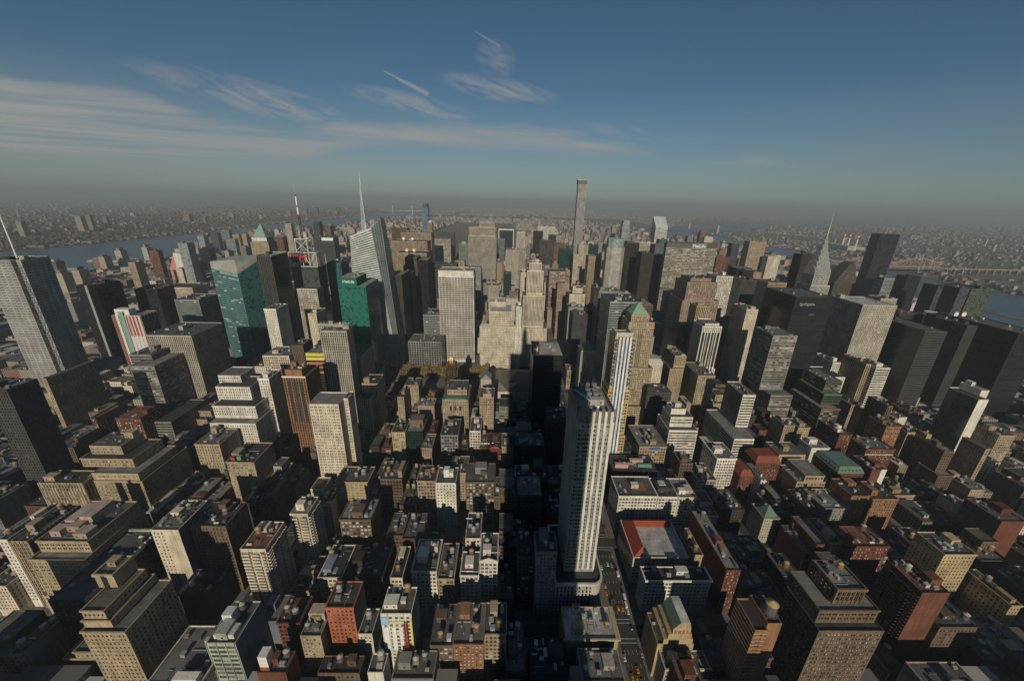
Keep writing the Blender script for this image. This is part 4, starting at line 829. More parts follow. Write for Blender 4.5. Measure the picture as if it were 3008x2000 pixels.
def specials(root, t, opt, kind, c1, c2, sty):
    x0, x1, y0, y1, z0, z1 = t[:6]; W, D = x1-x0, y1-y0
    sign, txt, pk = 'Psign' in opt, 'T:' in opt, 'pk' in opt
    opt = opt.replace('Psign', '').split('T:')[0].replace('pk', '')
    if 'p' in opt:
        q = Q(); q.box(x0-.6,x1+.6,y0-.7,y0+.3,z1-1.3,z1+.5,0,True); q.box(x0-.6,x0+.3,y0+.3,y1,z1-1.3,z1+.5,0,True); q.box(x1-.3,x1+.6,y0+.3,y1,z1-1.3,z1+.5,0,True)
        part(q, 'cornice', ['trim'], root, tint(PAL[c1], 1.15))
    elif y0 < 420 and sty in 'pqls' and z1 < 100 and int(x0*7+y0) % 3:     # plain masonry cornice
        q = Q(); q.box(x0-.45,x1+.45,y0-.5,y0+.2,z1-1.1,z1+.15,0,True); q.box(x0-.45,x0+.2,y0+.2,y1,z1-1.1,z1+.15,0,True); q.box(x1-.2,x1+.45,y0+.2,y1,z1-1.1,z1+.15,0,True)
        part(q, 'cornice', ['trim'], root, tint(PAL[c1], .95))
        if z1 - z0 > 24: q = Q(); q.box(x0-.2,x1+.2,y0-.25,y0-.02,z1-9.6,z1-9.1,0,True); part(q, 'string_course', ['trim'], root, tint(PAL[c1], .95))
    if 'c' in opt:
        if kind == 'hotel':
            q = Q(); cx = x0+W*.35; cyy = y0+D*.55; q.box(cx-3,cx+3,cyy-3,cyy+3,z1-1,z1+7.5); o = part(q, 'cooling_tower', ['trim'], root, (.66,.66,.63)); q = Q(); q.box(x0+W*.15,x1-W*.15,y0+3,y0+D*.4,z1-1,z1+2.4); part(q, 'roof_house', ['trim'], root, (.6,.58,.52))
        else:
            q = Q(); q.box(x1-.2,x1+1.1,y0,y1,z1-1.6,z1+.7,0,True); q.box(x0,x1-.2,y1-1.2,y1+.3,z1-1.4,z1+.7,0,True)
            for yy in np.arange(y0+1, y1, 4.5): q.box(x1-.1,x1+1.5,yy,yy+1.0,z1+.7,z1+2.0,0)
            part(q, 'cornice', ['trim'], root, (.42,.41,.37))
    if 'i' in opt:
        q = Q(); xm = (x0+x1)/2; q.box(xm-1.3,xm+1.3,y0-.5,y0-.05,6,z1); q.tube((xm-.7,y0-.8,6),(xm-.7,y0-.8,z1),.35,n=6); q.tube((xm+.7,y0-.8,6),(xm+.7,y0-.8,z1),.35,n=6); part(q, 'pipe_stripe', ['metal'], root, (.12,.12,.115))
    if 'R' in opt:                                     # red tile slopes along the avenue and at the back
        q = Q(); e = .8
        q.add([[(x0-e,y0,z1-2),(x0+9,y0+5,z1+7),(x0+9,y1-7,z1+7),(x0-e,y1+e,z1-2)]], 0)
        q.add([[(x1,y1+e,z1-2),(x0-e,y1+e,z1-2),(x0+9,y1-7,z1+7),(x1-3,y1-7,z1+7)]], 0)
        q.add([[(x0-e,y0,z1-2),(x0-e,y0,z1-2),(x0+9,y0,z1-2),(x0+9,y0+5,z1+7)]], 0)
        q.add([[(x0+9,y0+5,z1+7),(x0+9,y0+5,z1-2),(x0+9,y1-7,z1-2),(x0+9,y1-7,z1+7)], [(x0+9,y1-7,z1+7),(x0+9,y1-7,z1-2),(x1-3,y1-7,z1-2),(x1-3,y1-7,z1+7)]], 0)
        part(q, 'tiled_roof', ['tile'], root, (.27,.05,.025))
    if 'M' in opt or 'X' in opt:
        q = Q(); k = 6.5; hip(q, x0, x1, y0, y1, z1+.05, z1+k, 3.2, 3.2, ov=.5)
        part(q, 'mansard_roof', ['tile'], root, (.21,.05,.034) if c2 == 'R' else PAL['V'] if c2 == 'V' or c1 == 'P' else (.42,.40,.36))
        if 'X' in opt:
            q = Q()
            for xx in np.arange(x0+4, x1-3, 4.0): q.box(xx,xx+1.4,y0+.2,y0+2.6,z1+1,z1+3.6)
            for yy in np.arange(y0+4, y1-3, 4.0): q.box(x0+.2,x0+2.6,yy,yy+1.4,z1+1,z1+3.6)
            part(q, 'dormer_row', ['tile'], root, tint(PAL['V'], .8))
    if 'Q' in opt:
        q = Q(); hip(q, x0+1, x1-1, y0+1, min(y1, y0+W)-1, z1, z1+W*.62, (W-2)*.47, (min(D, W)-2)*.47); part(q, 'pyramid_roof', ['tile'], root, (.30,.05,.04) if c1 == 'B' else PAL['V'])
    if 'G' in opt:
        q = Q(); xm = (x0+x1)/2; q.add([[(x0,y0,z1),(xm,y0,z1+7),(xm,y1,z1+7),(x0,y1,z1)],[(xm,y0,z1+7),(x1,y0,z1),(x1,y1,z1),(xm,y1,z1+7)],[(x0,y0,z1),(x1,y0,z1),(xm,y0,z1+7),(xm,y0,z1+7)]]); part(q, 'gable_roof', ['tile'], root, (.24,.24,.24))
    if 'g' in opt:
        q = Q(); xm = (x0+x1)/2; q.add([[(x0,y0-.3,z1),(x1,y0-.3,z1),(xm,y0-.3,z1+3),(xm,y0-.3,z1+3)],[(x1,y0-.3,z1),(x1,y0+.6,z1),(xm,y0+.6,z1+3),(xm,y0-.3,z1+3)],[(x0,y0+.6,z1),(x0,y0-.3,z1),(xm,y0-.3,z1+3),(xm,y0+.6,z1+3)],[(x1,y0+.6,z1),(x0,y0+.6,z1),(xm,y0+.6,z1+3),(xm,y0+.6,z1+3)]]); part(q, 'pediment', ['trim'], root, PAL['W'])
    if 'A' in opt:
        q = Q(); n = 10; xm = (x0+x1)/2; r = W*.36
        pts = [(xm + r*math.cos(math.pi*i/n), z1 + r*.6*math.sin(math.pi*i/n)) for i in range(n+1)]
        for (xa, za), (xb, zb) in zip(pts[:-1], pts[1:]):
            q.add([[(xa,y0-.3,za),(xa,y0+.5,za),(xb,y0+.5,zb),(xb,y0-.3,zb)],[(xa,y0-.3,z1),(xa,y0-.3,za),(xb,y0-.3,zb),(xb,y0-.3,z1)]])
        part(q, 'curved_gable', ['trim'], root, (.40,.08,.05))
    if sign:
        q = Q(); q.box(x0+W*.42,x1-2,y0-1.2,y0-.2,z1-13,z1-3,0,True); part(q, 'sign_panel', ['plain'], root, (.8,.8,.78))
    if txt:
        text('lgelligene', root, ((x0+x1)/2-10, y0-.9, z1-11), 6.5, (.32,.36,.35)); text('eme', root, (x1-28, y0-.9, z1-27), 4, (.25,.28,.27))
    if pk:
        for a, b, c, d, hh in ((.2,.4,.35,.8,5),(.45,.7,.4,.85,7),(.15,.35,.12,.3,4)):
            roof_house(root, x0+W*a, x0+W*b, y0+D*c, y0+D*d, z1-1, z1+hh, (.50,.38,.33))
    if 'Z' in opt:                                     # stepped top, green sloped roof, white deck, four arches
        for k, (a, b, hh) in enumerate(((.14,.94,5),(.24,.88,10),(.34,.82,15))):
            q = Q(); q.box(x0+W*a, x0+W*b, y0+.0+k*.02, y1-k*1.5, z1, z1+hh) if k == 0 else q.box(x0+W*a, x0+W*b, y0+k*.02, y1-k*1.5, z1+(5 if k == 1 else 10), z1+hh)
            part(q, 'stepped_top', ['wall'], root, PAL['Y'])
        xa, xb, zt = x0+W*.34, x0+W*.82, z1+15; ya, yb = y0+.05, y1-3
        q = Q(); q.add([[(xa,ya,zt),(xa+4.5,ya,zt+6),(xa+4.5,yb,zt+6),(xa,yb,zt)]]); part(q, 'copper_roof', ['tile'], root, tint(PAL['V'], .9))
        q = Q(); q.add([[(xa+4.5,ya,zt+6),(xb-1.5,ya,zt+6),(xb-1.5,yb,zt+6),(xa+4.5,yb,zt+6)]]); part(q, 'roof', ['roof'], root, (.55,.54,.52))
        q = Q(); q.add([[(xa,ya,zt),(xb,ya,zt),(xb-1.5,ya,zt+6),(xa+4.5,ya,zt+6)],[(xb,ya,zt),(xb,yb,zt),(xb-1.5,yb,zt+6),(xb-1.5,ya,zt+6)]]); part(q, 'gable_wall', ['wall'], root, PAL['Y'])
        for k in range(4):
            q = Q(); cx = xa + (xb-xa)*(.17+.22*k); w, zb = 1.0, z1+10.5; n = 6
            ar = [(cx + w*math.cos(math.pi*i/n), zb+2.6 + w*math.sin(math.pi*i/n)) for i in range(n+1)]
            q.add([[(cx-w,y0-.04,zb),(cx+w,y0-.04,zb),(cx+w,y0-.04,zb+2.6),(cx-w,y0-.04,zb+2.6)]]); q.add([[(ar[i][0],y0-.04,ar[i][1]),(ar[i+1][0],y0-.04,ar[i+1][1]),(cx,y0-.04,zb+2.6),(cx,y0-.04,zb+2.6)] for i in range(n)])
            part(q, 'arched_opening', ['trim'], root, (.36,.16,.07))
    if 'W' in opt:
        q = Q(); q.box(x0-.6,x0+3,y0-.8,y1,0,z1+1); q.box(x1-3,x1+.6,y0-.8,y1,0,z1+1); q.box(x0+3,x1-3,y0-.8,y0-.05,z1-5,z1+1); part(q, 'stone_edge', ['trim'], root, PAL['W'])
    if sty == 's':
        q = Q()
        for zz in np.arange(z1-3.2, 4, -3.4): q.box(x0-.08,x1+.08,y0-.1,y0-.02,zz,zz+.3); q.box(x0-.1,x0-.02,y0-.02,y1,zz,zz+.3)
        part(q, 'stone_bands', ['trim'], root, (.62,.48,.36) if c1 == 'Q' else (.60,.50,.34))
    if sty.startswith('x') and y0 < 300:               # building site: coloured panels, netting and a hoist mast
        for a, b, zz, hh, c in ((.0,.25,z1-10,7,(.35,.5,.7)),(.3,.75,z1-9,2.5,(.6,.55,.3)),(.05,.22,z1-34,22,(.75,.75,.73)),(.32,.46,z1-34,22,(.75,.75,.73)),(.56,.68,z1-34,22,(.75,.75,.73)),(.95,1.0,z1-44,40,(.7,.55,.03))):
            q = Q(); q.box(x0+W*a,x0+W*b,y0-.5,y0-.05,zz,zz+hh,0,True); part(q, 'site_panel', ['plain'], root, c)
        q = Q(); q.mast((x0+W*.8,y0-1.5,10),(x0+W*.8,y0-1.5,z1-6),.9,.9,22,.16); part(q, 'hoist_mast', ['plain'], root, (.5,.02,.02))
    if sty == 'y':
        for zz, hh, c in ((z1-6,5,(.62,.55,.08)),(z1-12,4.5,(.70,.62,.12)),(z1-18,3,(.5,.2,.14)),(z1-24,3,(.55,.13,.1)),(z1-32,3,(.48,.22,.18))):
            q = Q(); q.box(x0-.5,x1+.5,y0-.6,y0-.15,zz,zz+hh,0,True); q.box(x1+.1,x1+.6,y0-.15,y1,zz,zz+hh,0,True); part(q, 'safety_net', ['plain'], root, c)
        q = Q(); q.mast((x0+W*.5,y0+D*.6,z1-1),(x0+W*.5,y0+D*.6,z1+9),1,1,4,.2); q.mast((x0+W*.5,y0+D*.6,z1+9),(x0+W*1.0,y0+D*.2,z1+14),.7,.4,8,.15); part(q, 'tower_crane', ['plain'], root, (.3,.3,.32))
RED, GRN, WHT, BLU, LIM, GLD, RST, GRY, BRN, PNK = (.33,.06,.05), (.12,.30,.22), (.72,.70,.65), (.02,.12,.42), (.34,.48,.05), (.45,.33,.12), (.27,.13,.06), (.22,.22,.22), (.17,.12,.09), (.52,.34,.28)
# label start, tier, part, colour, box: x as fractions of the front, y and z in metres from the front and the roof line
ACC = [('hotel tower striped',0,'stripe',RED,.06,.11,-.5,-.05,-120,1),('hotel tower striped',0,'stripe',WHT,.13,.22,-.5,-.05,-120,1),('hotel tower striped',0,'stripe',(.2,.36,.30),.25,.42,-.6,-.05,-120,6),('hotel tower striped',0,'panel',(.62,.58,.56),.45,.97,-.4,-.05,-130,0),
 ('hotel tower striped',0,'stripe',RED,.48,.54,-.7,-.45,-34,-1),('hotel tower striped',0,'stripe',RED,.60,.66,-.7,-.45,-34,-1),('hotel tower striped',0,'stripe',RED,.72,.78,-.7,-.45,-34,-1),('hotel tower striped',0,'stripe',RED,.84,.90,-.7,-.45,-34,-1),('hotel tower striped',0,'roof_fin',WHT,.1,.6,2,14,0,9),
 ('bright white hotel',0,'lime_frame',LIM,.4,.78,-.3,-.05,-17,-16),('bright white hotel',0,'lime_frame',LIM,.4,.78,-.3,-.05,-13.5,-12.5),('bright white hotel',0,'lime_frame',LIM,.78,.98,-.3,-.05,-34,-33),('bright white hotel',0,'tank_house',WHT,.35,.62,8,14,0,9),
 ('low cream loft with a blue',0,'tarpaulin',BLU,.38,.75,-.7,-.05,-4,-1.2),('red-brown brick house with',0,'white_band',WHT,0,1,-.35,-.05,-8,-7.2),('green-banded',0,'copper_band',(.30,.13,.07),0,1,-.5,-.05,-1.4,.3),('green-banded',1,'green_band',(.07,.25,.09),0,1,-.5,-.05,-1.4,.3),
 ('slim striped tower with a small gold',0,'gold_house',GLD,.3,.7,8,16,-1,7),('tan block with red cornice',0,'red_cornice',RED,-.02,1.02,-.6,-.05,-2.2,1),('tan club building',0,'roof_garden',GRN,.1,.9,1,4.5,-1,.6),('tan club building',0,'tall_window',(.03,.03,.03),.28,.36,-.15,-.04,-16,-9),('tan club building',0,'tall_window',(.03,.03,.03),.46,.54,-.15,-.04,-16,-9),('tan club building',0,'tall_window',(.03,.03,.03),.64,.72,-.15,-.04,-16,-9),
 ('long cream store with',0,'rust_patch',RST,.5,.8,9,22,-1,-.9),('dark glass tower with a pale',0,'pale_strip',(.30,.33,.30),.44,.56,-.6,-.05,-150,0),('dark red brick block with white',0,'tower_house',WHT,.12,.42,1,7,3,12),('dark red brick block with white',0,'tower_base',(.3,.09,.05),.12,.42,1,7,-1,3),
 ('low building with white plant',0,'plant_room',WHT,.5,.95,.5,5,-1,4),('mid-brown loft block',0,'tank_house',WHT,.4,.68,10,15,-1,4),('cream loft with bluish',0,'roof_shed',(.2,.24,.33),.08,.45,5,19,-1,2),('wide brown loft with a big grey',0,'roof_box',GRY,.3,.7,13,23,-1,7),('dark green glass-fronted',0,'upper_box',BRN,.08,.92,12,26,-1,9),
 ('low dark roofed block',0,'roof_shed',PNK,.08,.5,5,9,-1,4),('low dark roofed block',0,'roof_shed',PNK,.45,.75,13,17,-1,4),('low dark roofed block',0,'roof_shed',GRN,.6,.9,7,10,-1,2.5),('black shaded loft',0,'roof_box',GRN,.15,.3,6,9,-1,2),('black shaded loft',0,'roof_box',GRN,.5,.65,6,9,-1,2),('black shaded loft',0,'roof_box',GRN,.72,.87,6,9,-1,2),
 ('red brick block with a tall white',0,'party_wall',WHT,.62,1.0,-.4,-.05,-27,.4),('low red brick house with white',0,'roof_shed',WHT,.1,.4,6,12,-1,3),('low red brick house with white',0,'roof_shed',WHT,.5,.85,14,20,-1,3),('tan block with red and green',0,'roof_box',RED,.1,.25,3,6,-1,3),('tan block with red and green',0,'roof_box',GRN,.3,.45,4,8,-1,3),
 ('orange brick tower with dark',0,'white_rim',WHT,-.01,1.01,-.5,-.05,-1.2,.6),('orange brick tower with dark',0,'bay_strip',(.03,.035,.035),.2,.32,-.3,-.05,-60,-6),('orange brick tower with dark',0,'bay_strip',(.03,.035,.035),.44,.56,-.3,-.05,-60,-6),('orange brick tower with dark',0,'bay_strip',(.03,.035,.035),.68,.8,-.3,-.05,-60,-6),
 ('cream block with white roof sheds',0,'roof_shed',WHT,.1,.5,5,10,-1,3.5),('tan hotel with rows',0,'rear_wing',(.42,.34,.26),.1,.9,10,17,-1,6),('brown loft with tall',0,'chimney_slab',(.3,.23,.18),.8,.98,3,20,-1,7),('white-fronted loft with large',0,'penthouse',(.52,.47,.38),.35,.9,18,24,-1,4.5),('cream loft with black raised',0,'raised_roof',(.05,.05,.05),.1,.9,8,20,-1,3.5),
 ('wide pale-roofed low building',0,'gold_border',(.42,.37,.22),-.03,1.03,-1,-.05,-1.2,.4),('wide pale-roofed low building',0,'gold_border',(.42,.37,.22),.94,1.03,0,23,.05,.5)]
def accents(root, label, tiers):
    for k, ti, nm, c, a, b, c0, c1_, e, f in ACC:
        if label.startswith(k):
            t = tiers[min(ti, len(tiers)-1)]; W = t[1]-t[0]; q = Q(); q.box(t[0]+W*a, t[0]+W*b, t[2]+c0, t[2]+c1_, max(.3, t[5]+e), t[5]+f, 0, True); part(q, nm, ['plain'], root, c)
    t = tiers[-1]; x0, x1, y0, y1, z0, z1 = t[:6]
    if label.startswith('white blank tower'):
        q = Q(); xa = x0-26; q.add([[(xa,y0+2,70),(x0,y0+2,70),(x0,y0+2,z1),(x0,y0+2,z1)],[(xa,y0+2,70),(x0,y0+2,z1),(x0,y1,z1),(xa,y1,70)]]); q.box(xa,x0-.1,y0+2,y1,0,70); part(q, 'pink_shoulder', ['plain'], root, (.52,.22,.19))
    if label.startswith('grey gridded tower'):
        q = Q(); q.tube(((x0+x1)/2,(y0+y1)/2,z1-1),((x0+x1)/2,(y0+y1)/2,z1+5),11,n=20); o = part(q, 'oval_house', ['plain'], root, WHT)
    if label.startswith('narrow striped orange'): tank(root, (x0+x1)/2, y0+6, z1-3, 1.7, (.12,.11,.10), (.42,.30,.16))
BLINDS = ('massive brown brick hotel', 'broad tan office block with', 'wide brown brick loft with tank', 'brown brick loft with long', 'red brick apartment house with flat', 'long narrow red brick building', 'mid-brown loft block', 'tan ziggurat office', 'lower tan wing', 'broad salmon brick', 'wide brown loft with a big', 'red-brown brick house with', 'small yellow-tan building with arched', 'tan hotel with rows', 'tan block with red and green', 'dark red brick block with purple')   # most blinds drawn
for i, (kind, cc, label, opt, tiers) in enumerate(BLD):
    c1, c2 = cc[0], cc[1:] or ''
    b = tiers[0]; rnd = random.Random(i*13+5)
    root = thing(kind, label, CAT[kind], ((b[0]+b[1])/2, (b[2]+b[3])/2, 0))
    if kind == 'loft_building' and i % 2 == 0: tiers = [t[:6] + ((t[6] if '/' in t[6] else t[6] + '/n'),) for t in tiers]
    near = b[2] < 205 and opt.find('zz') < 0
    build_tiers(root, tiers, c1, c2, near, 60 if near else 0, pale=label.startswith(BLINDS))
    top = tiers[-1]
    for k, t in enumerate(tiers):
        rc = rnd.choice(ROOFC)
        if 'r' in opt: rc = (.20,.085,.06)
        if 'L' in opt: rc = (.5,.49,.46)
        if t[1]-t[0] > 1.5: roof_part(root, t, rc, tint(PAL[c1], 1.1))
        specials(root, t, opt if t is top else '', kind, c1, c2, t[6].split('/')[0])
    oc = opt.replace('Psign', '').split('T:')[0]
    if not set('MQXGR') & set(oc): clutter(root, top, oc, c1, near, rnd)
    accents(root, label, tiers)
    for t in tiers: FOOT.append((t[0], t[1], t[2], t[3]))
    HOST.append((short(label), (b[0]+b[1])/2, (b[2]+b[3])/2, top[5]))

# ------------------------------------------------------------------ landmark towers
def lm(kind, label, cat, tiers, c1, c2='', roofc=(.16,.155,.15), opt='', clut=True, roofs=True, ccol=None):
    b = tiers[0]; root = thing(kind, label, cat, ((b[0]+b[1])/2, (b[2]+b[3])/2, 0))
    build_tiers(root, tiers, c1, c2, ccol=ccol)
    if roofs:
        for t in tiers: roof_part(root, t, roofc, tint(ccol or PAL[c1], 1.1))
    if clut: clutter(root, tiers[-1], opt, c1, False, random.Random(len(label)))
    for t in tiers: FOOT.append(t[:4])
    HOST.append((short(label), root.location.x, root.location.y, tiers[-1][5]))
    return root
def P(root, q, name, mats, color): return part(q, name, mats, root, color)
# rod-screened tower at the left edge
r = lm('skyscraper', 'grey rod-screened tower with thin white mast, left edge of the skyline', 'skyscraper', [(-839,-798,493,541,0,228,'j'), (-845,-791.5,499,535,0,228,'j')], 'L', ccol=(.36,.36,.335))
q = Q()
for x in np.arange(-838, -798, 2.2): q.tube((x,492.6,222),(x,492.6,252),.16,n=3)
for y in np.arange(500, 536, 2.2): q.tube((-791,y,222),(-791,y,254),.16,n=3)
for z in np.arange(226, 250, 4): q.tube((-839,492.6,z),(-798,492.6,z),.12,n=3); q.tube((-791,499,z),(-791,535,z),.12,n=3)
P(r, q, 'rod_screen', ['metal'], (.55,.57,.56))
q = Q(); q.tube((-817,517,226),(-817,517,280),1.1,.8,8); q.tube((-817,517,280),(-817,517,319),.7,.2,6); P(r, q, 'mast', ['plain'], (.75,.75,.74))
q = Q()
for z in range(10, 220, 14): q.tube((-797.4,493.4,z),(-791.8,498.6,z+14),.3,n=3); q.tube((-791.8,498.6,z),(-797.4,493.4,z+14),.3,n=3)
P(r, q, 'cross_bracing', ['metal'], (.5,.52,.5))
# spired crystalline tower
r = thing('skyscraper', 'pale faceted glass tower with slanted top and tall white lattice spire', 'skyscraper', (-360, 694, 0))
bs = [(-402,660),(-318,660),(-312,668),(-312,728),(-402,728)]; tp = [(-388,666,256),(-350,668,271),(-338,690,289),(-340,722,286),(-390,722,262)]
for i in range(5):
    a, b2 = bs[i], bs[(i+1) % 5]; q = Q(); fq(q, [(*a,0),(*b2,0),tp[(i+1) % 5],tp[i]], 'h' if i == 0 else 'f', 1)
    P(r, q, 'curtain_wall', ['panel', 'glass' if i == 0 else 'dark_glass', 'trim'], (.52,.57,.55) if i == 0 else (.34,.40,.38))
q = Q(); zc = 248; q.add([[tp[0],tp[1],(-352,700,zc+14),(-388,700,zc)],[(-388,700,zc),(-352,700,zc+14),tp[3],tp[4]],[tp[1],tp[2],tp[3],(-352,700,zc+14)]]); P(r, q, 'roof', ['roof'], (.4,.42,.41))
q = Q(); q.mast((-372,700,248),(-372,700,312),4.2,1.9,11,.42); q.mast((-372,700,312),(-372,700,340),1.5,1.0,6,.3); q.tube((-372,700,312),(-372,700,366),.75,.3,6); P(r, q, 'spire', ['plain'], (.72,.76,.75))
roof_house(r, -384, -376, 690, 704, 248, 262, (.6,.62,.6)); FOOT.append((-402,-312,660,728)); HOST.append(('spired faceted glass tower', -360, 694, 280))
# green lettered tower
r = lm('skyscraper', 'bright green glass tower with white MetLife letters at its top left', 'skyscraper', [(-382,-336,575,640,0,184,'g'), (-382,-350,575.2,622,184,197,'n')], 'E', ccol=(.022,.15,.115), roofc=(.35,.32,.26), opt='m')
text('MetLife', r, (-363.5, 574.4, 190.6), 6.4, (.85,.88,.86), bold=.06)
# red-lettered tower with mast
r = lm('skyscraper', 'tower with red H&M letters, white roof trusses and a tall striped mast', 'skyscraper', [(-503,-460,660,686,0,158,'l'), (-515,-465,686.2,720,0,196,'g')], 'D', ccol=(.07,.08,.08), roofc=(.1,.1,.1), clut=False)
q = Q(); fq(q, [(-503.3,659.7,0),(-459.7,659.7,0),(-459.7,659.7,158.4),(-503.3,659.7,158.4)], 'l', 1); fq(q, [(-459.7,659.7,0),(-459.7,685.5,0),(-459.7,685.5,158.4),(-459.7,659.7,158.4)], 'l', 1); P(r, q, 'stone_front', ['wall','glass','trim'], (.58,.53,.44))
q = Q(); q.tube((-476,703,196),(-476,703,222),11,n=24); q.tube((-505,703,196),(-505,703,222),8,n=20); P(r, q, 'drum', ['metal'], (.36,.35,.31))
q = Q(); q.box(-511,-487,683.5,685,203,222,0,True); P(r, q, 'sign_panel', ['plain'], (.03,.035,.035)); text('H&M', r, (-500, 682.6, 212.2), 14.5, (.8,.012,.05), shear=.15, bold=.12)
q = Q()
for z in (196,222):
    for a, b2 in (((-516,685),(-464,685)),((-464,685),(-464,722)),((-516,685),(-516,722))): q.tube((*a,z),(*b2,z),.7,n=4)
for x, y in ((-516,685),(-464,685),(-464,722),(-490,685),(-478,685)): q.tube((x,y,196),(x,y,222),.6,n=4)
q.tube((-490,685,222),(-478,685,196+4),.5,n=4); q.tube((-466,685,222),(-478,685,200),.5,n=4)
for sx in (-1,1):
    for sy in (-1,1): q.tube((-493+sx*11,702+sy*9,222),(-493+sx*11,702+sy*9,246),.8,n=4)
for a, b2 in (((-504,693),(-482,693)),((-482,693),(-482,711)),((-482,711),(-504,711)),((-504,711),(-504,693))): q.tube((*a,246),(*b2,246),.8,n=4); q.tube((*a,224),(*b2,245),.5,n=4); q.tube((*a,245),(*b2,224),.5,n=4)
P(r, q, 'roof_truss', ['plain'], (.72,.72,.69))
q = Q(); q.mast((-494,702,226),(-494,702,290),1.7,1.2,14,.35); P(r, q, 'mast', ['plain'], (.16,.15,.10))
for z0, z1, c, w in ((290,303,(.8,.8,.77),1.4),(303,306,(.1,.09,.08),1.4),(306,322,(.8,.8,.77),1.3),(322,326,(.1,.09,.08),1.2),(326,349,(.4,.4,.38),.35)):
    q = Q(); q.tube((-494,702,z0),(-494,702,z1),w,n=7); P(r, q, 'mast_section', ['plain'], c)
# white gridded slab by the park
r = lm('skyscraper', 'white gridded slab with wide dark window slots rising behind the autumn park', 'skyscraper', [(-235,-166,690,735,0,182,'w'), (-235,-166,690.0,735,182,193,'n')], 'W', roofc=(.3,.27,.22), opt='m')
# cream setback tower on the avenue
r = lm('skyscraper', 'slim cream setback tower with dark vertical window strips beside the avenue', 'skyscraper', [(-84,-18,672,730,0,84,'p'), (-68,-26,676,720,84,150,'v'), (-62,-30,680,712,150,198,'v'), (-58,-34,682,708,198,213,'v')], 'C', opt='b')
# main limestone slab
r = lm('skyscraper', 'broad limestone slab with stepped crown in the centre distance', 'skyscraper', [(-228,-136,1240,1290,0,215,'v'), (-226,-139,1241,1285,215,242,'v'), (-192,-141,1243,1280,242,257,'v')], 'L', opt='m')
# slim blue glass tower
r = lm('skyscraper', 'slim blue glass tower with rounded dark top far behind the park', 'skyscraper', [(-514,-485,1900,1940,0,286,'g')], 'U', ccol=(.10,.17,.24), clut=False)
q = Q()
for k in range(8):
    a0, a1 = k/8, (k+1)/8; zf = lambda a: 286 + 20*math.sin(a*math.pi/2); q.add([[(-513+8*a0,1901,zf(a0)),(-487,1901,zf(a0)),(-487,1901,zf(a1)),(-513+8*a1,1901,zf(a1))],[(-513+8*a0,1938,zf(a0)),(-513+8*a0,1901,zf(a0)),(-513+8*a1,1901,zf(a1)),(-513+8*a1,1938,zf(a1))]])
q.add([[(-505,1901,306),(-487,1901,306),(-487,1938,306),(-505,1938,306)],[(-487,1901,286),(-487,1938,286),(-487,1938,306),(-487,1901,306)]]); P(r, q, 'curved_top', ['panel'], (.05,.06,.08))
r = lm('skyscraper', 'slim tan tower with small white dome below the slim blue glass tower', 'skyscraper', [(-470,-450,1800,1826,0,225,'v')], 'T', clut=False)
q = Q(); [q.tube((-460,1812,225+k*2.2),(-460,1812,227.2+k*2.2),8.5*math.cos(k*.36),8.5*math.cos((k+1)*.36)+.05,14) for k in range(4)]; P(r, q, 'dome', ['plain'], (.6,.6,.56))
# tallest tower, under construction
r = lm('skyscraper', 'tallest and slenderest white gridded tower, unfinished, with a crane on top', 'skyscraper', [(218,254,1800,1836,0,405,'z')], 'W', clut=False, ccol=(.50,.49,.47))
q = Q(); q.box(216,256,1798,1838,405,423,0); P(r, q, 'jump_form', ['plain'], (.09,.085,.09)); q = Q(); q.box(215,257,1797,1839,421.5,423.5,0); P(r, q, 'deck', ['plain'], (.55,.53,.5))
for z, hh, c in ((389,4,(.36,.20,.17)),(398,3,(.34,.18,.15)),(362,3,(.38,.2,.15)),(345,3,(.38,.17,.13))):
    q = Q(); q.box(217.4,250,1799.2,1799.8,z,z+hh,0,True); P(r, q, 'safety_net', ['plain'], c)
q = Q(); q.mast((236,1818,423),(236,1818,440),1,1,5,.3); q.mast((236,1818,440),(247,1812,449),.6,.3,5,.25); q.mast((236,1818,440),(231,1820,447),.6,.4,4,.25); P(r, q, 'tower_crane', ['plain'], (.5,.2,.18))
# sloped-top silver tower
r = lm('skyscraper', 'silver banded tower with a sharply sloping bright roof face', 'skyscraper', [(512,562,1575,1625,0,239,'r')], 'S', clut=False, roofs=False, ccol=(.55,.57,.56))
q = Q(); q.add([[(512,1575,239),(562,1575,239),(562,1619,279),(512,1619,279)],[(512,1619,279),(562,1619,279),(562,1625,279),(512,1625,279)],[(512,1625,239),(512,1575,239),(512,1619,279),(512,1625,279)],[(562,1575,239),(562,1625,239),(562,1625,279),(562,1619,279)],[(562,1625,239),(512,1625,239),(512,1625,279),(562,1625,279)]]); P(r, q, 'sloped_roof', ['panel'], (.50,.53,.54))
r = lm('skyscraper', 'curved pale green glass tower left of the sloped-top silver tower', 'skyscraper', [(498,536,2000,2040,0,232,'r'), (501,534,2002,2038,232,246,'n')], 'S', clut=False, ccol=(.36,.42,.40))
q = Q(); q.tube((505,2010,246),(505,2010,272),.6,.2,5); P(r, q, 'mast', ['plain'], (.3,.3,.3))
